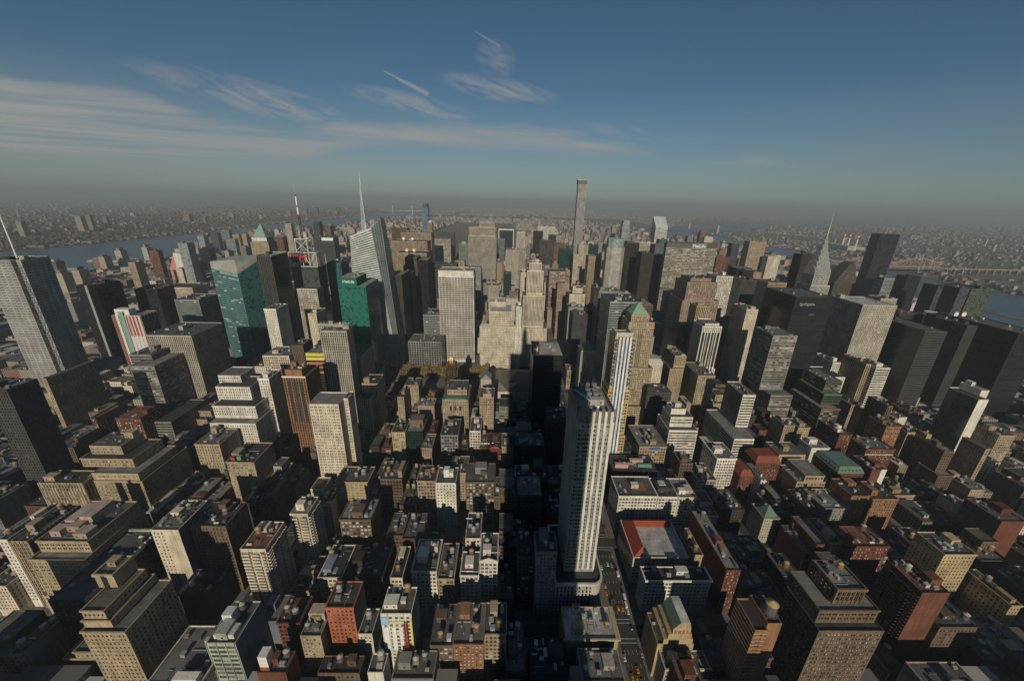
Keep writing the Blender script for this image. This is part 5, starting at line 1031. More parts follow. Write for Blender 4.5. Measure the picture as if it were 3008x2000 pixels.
# octagonal tower with glass crown
def octo(name, label, pts, h, sty, c, roofc, mats=('wall','glass','trim')):
    r = thing(name, label, 'skyscraper', (sum(p[0] for p in pts)/len(pts), sum(p[1] for p in pts)/len(pts), 0)); q = Q(); n = len(pts)
    for i in range(n):
        a, b2 = pts[i], pts[(i+1) % n]; fq(q, [(*a,0),(*b2,0),(*b2,h),(*a,h)], sty, 1)
    P(r, q, 'wall', list(mats), c); cx, cy_ = r.location.x, r.location.y
    q = Q(); q.add([[(*pts[i],h-.5),(*pts[(i+1) % n],h-.5),(cx,cy_,h-.5),(cx,cy_,h-.5)] for i in range(n)]); P(r, q, 'roof', ['roof'], roofc)
    xs = [p[0] for p in pts]; yy = [p[1] for p in pts]; FOOT.append((min(xs),max(xs),min(yy),max(yy))); HOST.append((short(label), cx, cy_, h)); return r
r = octo('skyscraper', 'pale octagonal stone tower with a tall clear glass crown', [(182,985),(206,985),(218,997),(218,1022),(206,1034),(182,1034),(170,1022),(170,997)], 212, 'p', (.50,.48,.43), (.2,.2,.2))
q = Q(); pts = [(184,988),(204,988),(215,999),(215,1020),(204,1031),(184,1031),(173,1020),(173,999)]
for i in range(8): fq(q, [(*pts[i],212),(*pts[(i+1) % 8],212),(*pts[(i+1) % 8],235),(*pts[i],235)], 'g', 1, .6)
P(r, q, 'glass_crown', ['panel','tint','trim'], (.28,.38,.37)); q = Q(); q.add([[(*pts[i],234),(*pts[(i+1) % 8],234),(194,1010,234),(194,1010,234)] for i in range(8)]); P(r, q, 'roof', ['roof'], (.3,.33,.32))
# wide lettered slab
mp = [(300,922),(338,905),(392,905),(428,920),(428,936),(392,950),(338,950),(300,936)]
r = octo('skyscraper', 'wide banded concrete slab with white MetLife letters under a dark ribbed top', mp, 224, 'r', (.40,.365,.30), (.12,.12,.11))
q = Q()
for i in range(8):
    a, b2 = Vector(mp[i]), Vector(mp[(i+1) % 8]); n = ((b2-a).normalized()); n = Vector((n.y, -n.x))*.5
    for zz, hh, mt in ((118,5,0),(224,10,0)): q.add([[(*(a+n),zz),(*(b2+n),zz),(*(b2+n),zz+hh),(*(a+n),zz+hh)]])
    k = int((b2-a).length/3)
    for j in range(k):
        c = a.lerp(b2, (j+.5)/k) + n*1.6; d = (b2-a).normalized()*.45; q.add([[(*(c-d),223),(*(c+d),223),(*(c+d),234.5),(*(c-d),234.5)]], 1)
q.prism([(m_[0]*.97+364*.03, m_[1]*.9+928*.1) for m_ in mp], 224, 235, 0); P(r, q, 'ribbed_top', ['plain', 'trim'], (.115,.112,.10))
q = Q(); q.box(355,392,903.3,904.2,222,236,0,True); P(r, q, 'sign_panel', ['plain'], (.2,.195,.18)); text('MetLife', r, (373, 902.6, 229), 10.5, (.85,.86,.83), bold=.12)
# tall tan slab
r = lm('skyscraper', 'tall tan slab with ornate top in front of the wide lettered slab', 'skyscraper', [(204,268,585,640,0,168,'q'), (208,260,586,634,168,200,'q'), (214,250,590,628,200,206,'n')], 'M', opt='', roofc=(.07,.065,.06))
# stainless spire
r = lm('skyscraper', 'white tower with a stainless steel arched crown and needle spire', 'skyscraper', [(500,560,690,745,0,110,'v'), (510,549,694,733,110,178,'v'), (513.5,545.5,697.5,729.5,178,204,'v')], 'W', clut=False, ccol=(.52,.50,.46))
def arch(q, cx, cy_, z, w, h, ln, n=12):
    pts = [(w*math.cos(math.pi*i/n), h*math.sin(math.pi*i/n)**.9) for i in range(n+1)]
    for (a, za), (b2, zb) in zip(pts[:-1], pts[1:]):
        for sw in (0, 1):
            f = (lambda u, v, zz: (cx+u, cy_+v, zz)) if sw == 0 else (lambda u, v, zz: (cx-v, cy_+u, zz))
            q.add([[f(b2,-ln,z+zb),f(b2,ln,z+zb),f(a,ln,z+za),f(a,-ln,z+za)],[f(a,-ln,z+za),f(a,-ln,z),f(b2,-ln,z),f(b2,-ln,z+zb)]])
            q.add([[f(a,ln,z),f(a,ln,z+za),f(b2,ln,z+zb),f(b2,ln,z)]])
for k in range(7):
    w = 16.2*(1-k/7.3)**1.35; z = 198 + k*10.4; q = Q(); arch(q, 529.5, 713.5, z, w, 19-k*.5, w); P(r, q, 'crown_arch', ['metal'], (.46,.47,.44))
    q = Q(); hh = 15-k*.6
    for j in range(5):
        th = math.pi*(j+.8)/5.6; x = w*.8*math.cos(th); zz = z + hh*.72*math.sin(th); s = 1.3*(1-k/9)
        q.add([[(529.5+x-s,713.5-w-.06,zz-s),(529.5+x+s,713.5-w-.06,zz-s),(529.5+x,713.5-w-.06,zz+s),(529.5+x,713.5-w-.06,zz+s)],[(529.5-w-.06,713.5+x+s,zz-s),(529.5-w-.06,713.5+x-s,zz-s),(529.5-w-.06,713.5+x,zz+s),(529.5-w-.06,713.5+x,zz+s)]])
    P(r, q, 'crown_windows', ['plain'], (.04,.04,.04))
q = Q(); q.tube((529.5,713.5,255),(529.5,713.5,288),2.6,1.1,8); q.tube((529.5,713.5,288),(529.5,713.5,321),1.1,.15,6); P(r, q, 'spire', ['metal'], (.30,.31,.30))
# black glass slab by the river
r = lm('skyscraper', 'sheer black glass slab, tallest tower on the right by the river', 'skyscraper', [(976,1034,1070,1100,0,259,'g')], 'K', ccol=(.022,.024,.028), roofc=(.06,.06,.06), clut=False)
q = Q(); q.tube((1006,1085,259),(1006,1085,278),.5,.2,5); P(r, q, 'mast', ['plain'], (.5,.5,.5))
# curved pointed dark tower
r = lm('skyscraper', 'dark tower with a curved pointed top left of the black glass slab', 'skyscraper', [(868,930,1050,1085,0,118,'p')], 'N', clut=False, roofs=False, ccol=(.10,.085,.065))
n = 8; cur = [(62*(1-t)**.62, 118 + 62*t) for t in [i/n for i in range(n+1)]]
q = Q()
for (w0, z0), (w1, z1) in zip(cur[:-1], cur[1:]):
    c0, c1 = 908-w0*.645, 908-w1*.645; d0, d1 = c0+w0, c1+w1; fq(q, [(c0,1050,z0),(d0,1050,z0),(d1,1050,z1),(c1,1050,z1)], 'p', 1, .6); q.add([[(c0,1085,z0),(c0,1050,z0),(c1,1050,z1),(c1,1085,z1)],[(d0,1050,z0),(d0,1085,z0),(d1,1085,z1),(d1,1050,z1)],[(d0,1085,z0),(c0,1085,z0),(c1,1085,z1),(d1,1085,z1)]])
P(r, q, 'curved_top', ['wall','glass','trim'], (.10,.085,.065))
# green pyramid tower
r = lm('skyscraper', 'tall tan tower with a bright green copper pyramid roof', 'skyscraper', [(62,124,440,486,0,40,'p'), (70,112,446,484,40,100,'p'), (70,106,449,482,100,168,'p'), (73,98,451,478,168,178,'p')], 'T', roofc=(.14,.13,.12), clut=False)
q = Q(); hip(q, 73.5, 97.5, 451.5, 477.5, 178.1, 193, 11.4, 12.2); P(r, q, 'pyramid_roof', ['tile'], (.20,.33,.24))
for zz in (160, 142):
    q = Q(); q.box(69.4,106.6,448.4,482.5,zz,zz+1.2,0,True); P(r, q, 'stone_course', ['trim'], (.40,.33,.22))
q = Q()
for k in range(3): q.box(85.0+k*2.4,86.6+k*2.4,448.7,448.95,60,150)
P(r, q, 'window_strip', ['glass'], (.03,.03,.03))
# white and blue banded tower with yellow wings
r = lm('apartment_tower', 'slim tower of white and blue vertical bands with yellow wings', 'apartment building', [(15,43,331,365,0,62,'l'), (17,42,333,362,62,122,'l'), (18,39.5,334,358,122,186,'l')], 'Y', ccol=(.58,.43,.22), clut=False)
for k in range(4):
    q = Q(); x = 21.6 + k*3.9; q.box(x,x+2.0,330.2,330.9,4,186.5); P(r, q, 'white_pier', ['trim'], (.78,.77,.73))
    if k < 3:
        q = Q(); fq(q, [(x+2.0,330.6,4),(x+3.9,330.6,4),(x+3.9,330.6,185),(x+2.0,330.6,185)], 'e', 1); q.box(x+2.0,x+3.9,330.65,330.9,4,185); P(r, q, 'blue_glass_strip', ['trim','tint','trim'], (.09,.135,.22))
q = Q()
for z in np.arange(128, 184, 5.2): q.box(17.4,20.8,333.4,333.9,z,z+2.8); q.box(37.6,40.2,333.4,333.9,z,z+2.8)
P(r, q, 'bay_windows', ['panel'], (.07,.12,.19))
q = Q(); q.box(19.5,38,336,338,185,189.5); q.box(19.5,21,338,354,185,189.5); q.box(36.5,38,338,354,185,189.5); P(r, q, 'crown_frame', ['trim'], (.6,.59,.55))
# white striped tower in the foreground
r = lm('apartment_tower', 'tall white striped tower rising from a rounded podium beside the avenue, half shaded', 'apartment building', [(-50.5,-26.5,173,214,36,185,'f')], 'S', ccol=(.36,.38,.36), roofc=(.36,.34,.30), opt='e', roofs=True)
for x in (-41.2, -36.9, -32.6, -28.4):
    q = Q(); q.box(x,x+1.9,171.7,172.95,40,186.5); P(r, q, 'white_pier', ['trim'], (.70,.67,.60))
q = Q()
for x0, x1 in ((-50.5,-46.4),(-39.2,-37.0),(-34.9,-32.7),(-30.6,-28.5),(-44.9,-41.3),(-26.4,-25.6)): q.box(x0,x1,172.2,172.9,178,188.5)
for y in np.arange(176, 212, 3.6): q.box(-26.4,-25.6,y,y+2,179,188); q.box(-51.3,-50.6,y,y+2.2,179,188)
for x in np.arange(-49, -27, 5.5): q.box(x,x+3,213.2,214.6,182,188)
P(r, q, 'crown_screen', ['panel'], (.17,.165,.15))
q = Q()
for x in np.arange(-50, -27, 3.1): q.tube((x,172.7,40),(x,172.7,177),.16,n=4)
for y in np.arange(174, 214, 1.9): q.box(-51.1,-50.55,y,y+.75,36,178)
P(r, q, 'facade_ribs', ['trim'], (.45,.45,.42))
for x, y in ((-39,196),(-34,196),(-39,202),(-34,202)):
    q = Q(); q.tube((x,y,184),(x,y,189),2.1,n=14); q.tube((x,y,189),(x,y,189.4),2.3,1.6,14); P(r, q, 'cooling_tank', ['metal'], (.42,.44,.43))
q = Q(); q.tube((-36,178,187),(-48,206,186),1.1,.5,6); P(r, q, 'crane_boom', ['plain'], (.75,.76,.74)); roof_house(r, -40, -30, 186, 191, 184, 188, (.5,.48,.43))
r2 = []
for k in range(9): a = -math.pi/2 + k*math.pi/16; r2.append((-29 + 8*math.cos(a), 169 + 8*math.sin(a)))
pp = [(-59,161)] + r2 + [(-21,219),(-59,219)]
q = Q(); n = len(pp)
for i in range(n):
    a, b2 = pp[i], pp[(i+1) % n]; fq(q, [(*a,0),(*b2,0),(*b2,37),(*a,37)], 'v' if math.dist(a, b2) > 12 else 'n', 0)
P(r, q, 'podium', ['wall','glass','trim'], (.50,.48,.43))
q = Q(); q.add([[(*pp[i],36.2),(*pp[(i+1) % n],36.2),(-40,190,36.2),(-40,190,36.2)] for i in range(n)]); P(r, q, 'podium_roof', ['roof'], (.07,.07,.07))
q = Q()
for i in range(n):
    a, b2 = Vector((*pp[i],0)), Vector((*pp[(i+1) % n],0)); d = (b2-a).normalized(); nn = Vector((d.y,-d.x,0))*.8; q.add([[a+nn+Vector((0,0,36)),b2+nn+Vector((0,0,36)),b2+nn+Vector((0,0,38.2)),a+nn+Vector((0,0,38.2))],[a+nn+Vector((0,0,38.2)),b2+nn+Vector((0,0,38.2)),b2-nn+Vector((0,0,38.2)),a-nn+Vector((0,0,38.2))]])
P(r, q, 'podium_cornice', ['trim'], (.58,.56,.50)); FOOT.append((-60,-20,160,220)); HOST.append(('white striped tower', -38, 190, 190))
# dark bank tower
r = lm('office_tower', 'black glass box tower with a pale roof and dark sign box, in the long shadow', 'office building', [(-64,-24,415,470,0,130,'r')], 'K', roofc=(.42,.40,.36), opt='m')
q = Q(); q.box(-66,-56,420,434,129,142); P(r, q, 'sign_box', ['plain'], (.05,.02,.02)); text('H', r, (-61, 419.6, 136), 9, (.8,.8,.78))
# black and gold tower
r = lm('office_tower', 'black brick tower with gilded gothic pinnacles in front of the autumn park', 'office building', [(-194,-171,468,492,0,62,'p'), (-192,-173,469.5,490,62,77,'v'), (-189,-176,471,486,77,90,'v')], 'N', clut=False)
for z, x0, x1, y in ((62,-193.5,-171.5,468.2),(77,-191.5,-173.5,469.7),(90,-188.5,-176.5,471.2)):
    for k in range(5):
        q = Q(); x = x0 + (x1-x0)*k/4; q.tube((x,y,z-6),(x,y,z+3),1.1,.9,5); q.tube((x,y,z+3),(x,y,z+7),.9,.1,5); P(r, q, 'gilded_pinnacle', ['metal'], (.24,.17,.07))
q = Q(); hip(q, -187, -178, 473, 483, 90, 100, 2.5, 2.8); P(r, q, 'gilded_crown', ['metal'], (.28,.2,.09))
# green pyramid far left
r = lm('skyscraper', 'brown tower with white crown and verdigris pyramid roof at far left distance', 'skyscraper', [(-968,-908,1280,1330,0,176,'p'), (-962,-914,1284,1326,176,190,'n')], 'T', clut=False)
q = Q(); hip(q, -960, -916, 1286, 1324, 190, 234, 21.5, 18.5); P(r, q, 'pyramid_roof', ['tile'], (.20,.32,.28)); q = Q(); q.box(-963,-913,1283,1284,178,189); P(r, q, 'white_crown', ['trim'], (.66,.63,.57))
# slim white deco tower
r = lm('office_tower', 'slim white deco tower with brown window strips and stepped shoulders', 'office building', [(183,236,493,540,0,38,'v'), (192,232,493.5,535,38,80,'v'), (199,229,494,525,80,150,'v'), (203,225,496,522,150,154,'n')], 'W', clut=False)
q = Q()
for k in range(6): q.box(201.3+k*4.6,203.2+k*4.6,493.3,493.8,40,140)
P(r, q, 'window_strip', ['glass'], (.05,.04,.03))
# teal slanted tower
r = thing('skyscraper', 'teal glass tower with a slanted grey crest left of the red-lettered tower', 'skyscraper', (-600, 675, 0))
q = Q(); a = [(-637,645),(-592,645),(-560,690),(-637,705)]; hs = [196,186,216,210]
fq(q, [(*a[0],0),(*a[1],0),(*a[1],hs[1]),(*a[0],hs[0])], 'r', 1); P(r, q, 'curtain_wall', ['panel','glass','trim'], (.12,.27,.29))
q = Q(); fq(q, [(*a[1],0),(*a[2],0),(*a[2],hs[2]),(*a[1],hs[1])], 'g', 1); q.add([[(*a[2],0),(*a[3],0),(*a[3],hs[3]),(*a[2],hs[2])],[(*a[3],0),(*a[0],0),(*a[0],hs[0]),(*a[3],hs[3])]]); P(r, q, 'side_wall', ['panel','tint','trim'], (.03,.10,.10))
q = Q(); q.add([[(*a[0],196),(*a[1],186),(*a[1],212),(*a[0],208)]]); q.add([[(*a[0],208),(*a[1],212),(*a[2],216),(*a[3],210)]]); q.add([[(*a[1],186),(*a[2],216),(*a[1],212),(*a[1],212)]]); P(r, q, 'crest', ['panel'], (.36,.36,.33))
FOOT.append((-637,-560,645,705)); HOST.append(('teal slanted tower', -600, 675, 200))
# library behind the park
r = lm('library', 'low cream library with hipped grey-brown roofs at the end of the autumn park', 'library', [(-128,-22,520,612,0,20,'n')], 'C', clut=False)
for x0, x1, y0, y1 in ((-126,-96,522,610),(-94,-24,560,610),(-94,-24,523,556)):
    q = Q(); hip(q, x0, x1, y0, y1, 20.1, 28, (x1-x0)*.42 if x1-x0 < 40 else 14, (y1-y0)*.42 if y1-y0 < 60 else 14); P(r, q, 'hipped_roof', ['tile'], (.21,.18,.145))
FOOT.append((-300,-128,495,634))
# the tower the photograph is taken from: it throws the long shadow
r = lm('skyscraper', 'limestone viewing tower behind the camera throwing the long shadow up the avenue', 'skyscraper', [(-140,-16,-118,-36,0,22,'n'), (-106.5,-47.5,-104,-61.5,22,318,'v')], 'L', clut=False)
q = Q(); [q.tube((-78,-82,318+k*9),(-78,-82,327+k*9),7.5-k*.5,7-k*.5,12) for k in range(6)]; q.tube((-78,-82,372),(-78,-82,381),4.5,1.5,10); P(r, q, 'mooring_mast', ['metal'], (.4,.4,.38))
q = Q(); q.mast((-78,-82,381),(-78,-82,430),1.5,.5,10,.3); P(r, q, 'antenna', ['metal'], (.3,.3,.3))

# ------------------------------------------------------------------ low buildings between the tabled ones
CM = scene.camera.matrix_world.inverted(); CF = 1123.0/3008
def pix(p):                                            # picture position (0..1) of a world point, for leaving out what the frame cannot see
    v = CM @ Vector(p)
    if v.z > -1: return None
    return .5 + CF*v.x/-v.z, .5 - CF*v.y/-v.z*3008/2000
def free(x0, x1, y0, y1, g=.4):
    iv = [(x0, x1)]
    for a, b, c, d in FOOT:
        if c < y1 and d > y0 and a < x1 and b > x0:
            nv = []
            for p, q_ in iv:
                if a - g > p: nv.append((p, min(q_, a - g)))
                if b + g < q_: nv.append((max(p, b + g), q_))
            iv = [w for w in nv if w[1] - w[0] > .5]
    return iv
CNAME = dict(B='brown brick', T='tan', R='red brick', G='grey', C='cream', N='dark brown', D='dark grey', L='pale stone', P='pinkish')
USED = set()
def rel_label(size, c, roofw, x, y):
    hs = sorted(HOST, key=lambda h: (h[1]-x)**2 + (h[2]-y)**2)
    base = f'{size} {c} {roofw} building'
    for k in range(10):
        n, hx, hy, hh = hs[k]; dx, dy = hx-x, hy-y
        rel = ('in front of' if dy > 0 else 'behind') if abs(dy) > abs(dx) else ('left of' if dx > 0 else 'right of')
        l = f'{base} {rel} the {n}'
        if l not in USED and len(l.split()) <= 16: USED.add(l); return l
    for k in range(6):
        for j in range(k+1, 7):
            l = f'{base} between {hs[k][0]} and {hs[j][0]}'
            if l not in USED and len(l.split()) <= 16: USED.add(l); return l
    return base + f' near the {hs[0][0]}'
NF = 0
def filler(x0, x1, y0, y1, h, rnd, seen=True):
    global NF
    c = rnd.choice('BBTTRGCNDLBP'); sty = rnd.choice('pplpq') + ('/n' if rnd.random() < .6 else ''); t = (round(x0,1), round(x1,1), round(y0,1), round(y1,1), 0, round(h,1), sty)
    rc = rnd.choice(ROOFC); rn = 'black-roofed' if max(rc) < .1 else 'grey-roofed' if max(rc) < .2 else 'pale-roofed'
    size = ('low' if h < 26 else 'mid-height' if h < 45 else 'tall') + (' narrow' if x1-x0 < 11 else ' wide' if x1-x0 > 26 else '')
    nm = 'row_house' if x1-x0 < 11 and h < 26 else 'loft_building' if sty[0] in 'lq' else 'apartment_building'
    root = thing(nm, rel_label(size, CNAME[c], rn, (x0+x1)/2, (y0+y1)/2), 'building', ((x0+x1)/2, (y0+y1)/2, 0), 'lesser buildings filling the street blocks')
    ts = [t]
    if h > 24 and x1-x0 > 13 and rnd.random() < .5:
        a, b = rnd.choice([(.0,.55),(.4,1),(.2,.8)]); ts.append((round(x0+(x1-x0)*a,1), round(x0+(x1-x0)*b,1), round(y0+(y1-y0)*rnd.choice([.0,.25,.4]),1), round(y1,1), round(h,1), round(h+rnd.uniform(4,11),1), sty))
    build_tiers(root, ts, c)
    for t_ in ts: roof_part(root, t_, rc, tint(PAL[c], 1.05)); specials(root, t_, '', nm, c, '', sty[0])
    clutter(root, t, rnd.choice(['b','bt','mt','bm','btt','t','bmt']), c, y0 < 300, rnd); FOOT.append(t[:4]); NF += 1
EDGE = [(a+wa, c-wc) for (a, wa), (c, wc) in zip(AVE[:-1], AVE[1:])]
CAND, REST = [], []
def infill():
    rnd = random.Random(11)
    for n in range(34, 42):
        h0 = 15 if n in (34, 42) else 9; h1 = 15 if n+1 in (34, 42) else 9
        a, b = ys(n)+h0, ys(n+1)-h1; mid = (a+b)/2
        for e0, e1 in EDGE[4:14]:
            for y0, y1 in ((a, mid-1), (mid+1, b)):
                x = e0
                while x < e1 - 6:
                    w = min(rnd.uniform(15, 36) if -620 < x < 320 else rnd.uniform(12, 40), e1-x)
                    if e1 - (x+w) < 8: w = e1 - x
                    cx, cy_ = x + w/2, (y0+y1)/2; h = rnd.uniform(16, 36) if x > 330 else rnd.uniform(20, 46) if x > 90 else rnd.uniform(18, 40)
                    if -300 < x < -20 and 230 < y0 < 400: h = rnd.uniform(28, 50)
                    p = pix((cx, y0, h)); vis = p and -.06 < p[0] < 1.06 and p[1] < 1.10
                    near_out = (n == 34 and -480 < x < 330)
                    if vis or near_out:
                        for u0, u1 in free(x, x+w, y0, y1):
                            if u1-u0 > 6.5:
                                if n == 34: h = rnd.uniform(26, 40) if p and p[1] > 1.02 else h
                                d2 = (cx-CAM[0])**2 + (cy_-CAM[1])**2 + (CAM[2]-h)**2
                                if not any(a < u1 and b > u0 and y0 < 57 for a, b in ((34,72),(-442,-384),(214,282),(300,362),(-252,-205))): CAND.append(((u1-u0)*h/d2 * (1 if vis and p[1] < 1.0 else .2), u0, u1, y0 + rnd.uniform(0, 1.5), y1 - rnd.uniform(0, 5), h))
                    x += w + .3
    CAND.sort(key=lambda c: -c[0])
    for k, (sc, u0, u1, y0, y1, h) in enumerate(CAND):
        if k < 240: filler(u0, u1, y0, y1, h, rnd)
        else: REST.append((u0, u1, y0, y1, 0, h)); REST.append((u0+(u1-u0)*.3, u0+(u1-u0)*.6, y0+5, y0+11, h, h+3.5))
infill()
for x0, x1, h, l in ((34,72,78,'tall added shadow-casting block just below the bottom of the frame, right of the avenue'),(-442,-384,104,'tall added shadow-casting block just below the bottom left of the frame'),(214,282,72,'added shadow-casting block just below the frame at the right'),(300,362,80,'tall added shadow-casting block just below the frame at the far right'),(-252,-205,58,'added shadow-casting block just below the bottom of the frame left of centre')):
    for y0, y1 in ((16, 56),):  # unseen blocks, added only to throw shade on the near rooftops
        r = thing('office_block', l, 'office building', ((x0+x1)/2, 36, 0)); t = (x0,x1,y0-.2,y1,0,h,'p'); build_tiers(r, [t], 'T'); roof_part(r, t, (.1,.1,.1), PAL['T'])
# ------------------------------------------------------------------ the city beyond: too many to count
TONES = np.array([(.36,.28,.20),(.30,.21,.15),(.22,.12,.085),(.45,.40,.32),(.50,.47,.42),(.25,.25,.25),(.14,.12,.10),(.40,.30,.24),(.18,.17,.17),(.33,.30,.27)])
def mass(name, B, bright=1.0):                         # B: rows x0,x1,y0,y1,z0,z1
    B = np.asarray(B, np.float32); n = len(B); x0, x1, y0, y1, z0, z1 = B.T
    def q4(a, b, c, d): return np.stack([np.stack(p, 1) for p in (a, b, c, d)], 1)
    V = np.concatenate([q4((x0,y0,z0),(x1,y0,z0),(x1,y0,z1),(x0,y0,z1)), q4((x1,y0,z0),(x1,y1,z0),(x1,y1,z1),(x1,y0,z1)), q4((x0,y1,z0),(x0,y0,z0),(x0,y0,z1),(x0,y1,z1)), q4((x0,y0,z1),(x1,y0,z1),(x1,y1,z1),(x0,y1,z1))])
    N = len(V); me = bpy.data.meshes.new(name)
    me.vertices.add(N*4); me.vertices.foreach_set('co', V.ravel()); me.loops.add(N*4); me.loops.foreach_set('vertex_index', np.arange(N*4, dtype=np.int32))
    me.polygons.add(N); me.polygons.foreach_set('loop_start', np.arange(0, N*4, 4, dtype=np.int32)); me.polygons.foreach_set('loop_total', np.full(N, 4, np.int32))
    g = rng.choice(len(TONES), n); t = TONES[g]*rng.uniform(.7, 1.2, (n, 1))*bright
    rt = np.where(rng.random((n, 1)) < .62, rng.uniform(.05, .16, (n, 1)), rng.uniform(.2, .5, (n, 1)))*bright*np.array([[1, .98, .94]])
    T = np.concatenate([t, t, t, rt]); T = np.concatenate([T, np.ones((N, 1))], 1).astype(np.float32)
    at = me.attributes.new('tone', 'FLOAT_COLOR', 'FACE'); at.data.foreach_set('color', T.ravel())
    W, D, H = x1-x0, y1-y0, z1-z0; z = np.zeros(n)
    def uv(w): return np.stack([np.stack([z, z], 1), np.stack([w, z], 1), np.stack([w, H], 1), np.stack([z, H], 1)], 1)
    U = np.concatenate([uv(W), uv(D), uv(D), np.full((n, 4, 2), -1.0)]).astype(np.float32)
    l = me.uv_layers.new(name='metres'); l.data.foreach_set('uv', U.ravel())
    me.materials.append(M['city']); me.update(calc_edges=True)
    o = bpy.data.objects.new(name, me); col.objects.link(o); o['kind'] = 'stuff'; return o
def manhattan():
    rnd = random.Random(5); B = []
    occ = [f for f in FOOT if f[3] > 560]
    def lots(e0, e1, y0, y1, f, wmin, wmax):
        x = e0
        while x < e1 - 5:
            w = min(rnd.uniform(wmin, wmax), e1-x); cx = x + w/2
            if not any(a < x+w and b > x and c < y1 and d > y0 for a, b, c, d in occ):
                h = f(cx, y0)
                if x > 1080 and y0 < 1500 and (x > 1290 or y0 < 1050): h = min(h, 9) if rnd.random() < .3 else 0
                if h > 0:
                    B.append((x, x+w, y0, y1, 0, h))
                    if h > 45 and w > 14 and rnd.random() < .7: B.append((x+w*.25, x+w*.7, y0+4, y1-6, h, h+rnd.uniform(4, 14)))
                    elif rnd.random() < .6: B.append((x+w*.3, x+w*.55, y0+3, y0+9, h, h+rnd.uniform(2.5, 5)))
            x += w + (.3 if rnd.random() < .8 else 4)
    def hmid(x, y):
        core = max(0, 1 - abs(x+40)/900)*max(0, 1 - abs(y-1250)/1100)
        if x < -900: return rnd.choice([12,14,16,18,22,30]) + (rnd.random() < .035)*rnd.uniform(30, 80)
        if rnd.random() < .25 + .3*core: return rnd.uniform(45, 70 + 75*core)
        return rnd.uniform(16, 45 + 25*core)
    def hup(x, y):
        if 2014 < y < 6080 and -850 < x < -20: return 0
        f = max(.25, 1 - (y-2000)/7000)
        return rnd.uniform(12, 32) if rnd.random() < .68 else rnd.uniform(30, 35 + 75*f)
    for n in range(42, 130):
        a, b = ys(n)+9, ys(n+1)-9; mid = (a+b)/2
        lx = float(np.interp(a, yv, mhx)) + 60; rx = erw(a) - 30 if a < 5200 else 1500 - max(0, a-6000)*.35
        for e0, e1 in [(-1955,-1681)] + EDGE[1:] + [(1305, 1500)]:
            e0, e1 = max(e0, lx), min(e1, rx)
            if e1 - e0 < 15: continue
            f = hmid if n < 59 else hup; wm = (16, 34) if n < 59 else (18, 44)
            if n < 75: lots(e0, e1, a, mid-1, f, *wm); lots(e0, e1, mid+1, b, f, *wm)
            else: lots(e0, e1, a, b, f, 24, 70)
    for n in range(34, 42):
        a, b = ys(n)+9, ys(n+1)-9; mid = (a+b)/2
        for e0, e1 in EDGE[:4] + EDGE[12:14]:
            for y0, y1 in ((a, mid-1), (mid+1, b)):
                p = pix(((e0+e1)/2, y0, 20))
                if p and -.15 < p[0] < 1.15: lots(e0, e1, y0, y1, lambda x, y: rnd.choice([12,14,16,18,22,26]), 14, 40)
    mass('city_blocks', B + REST, 1.12)
manhattan()
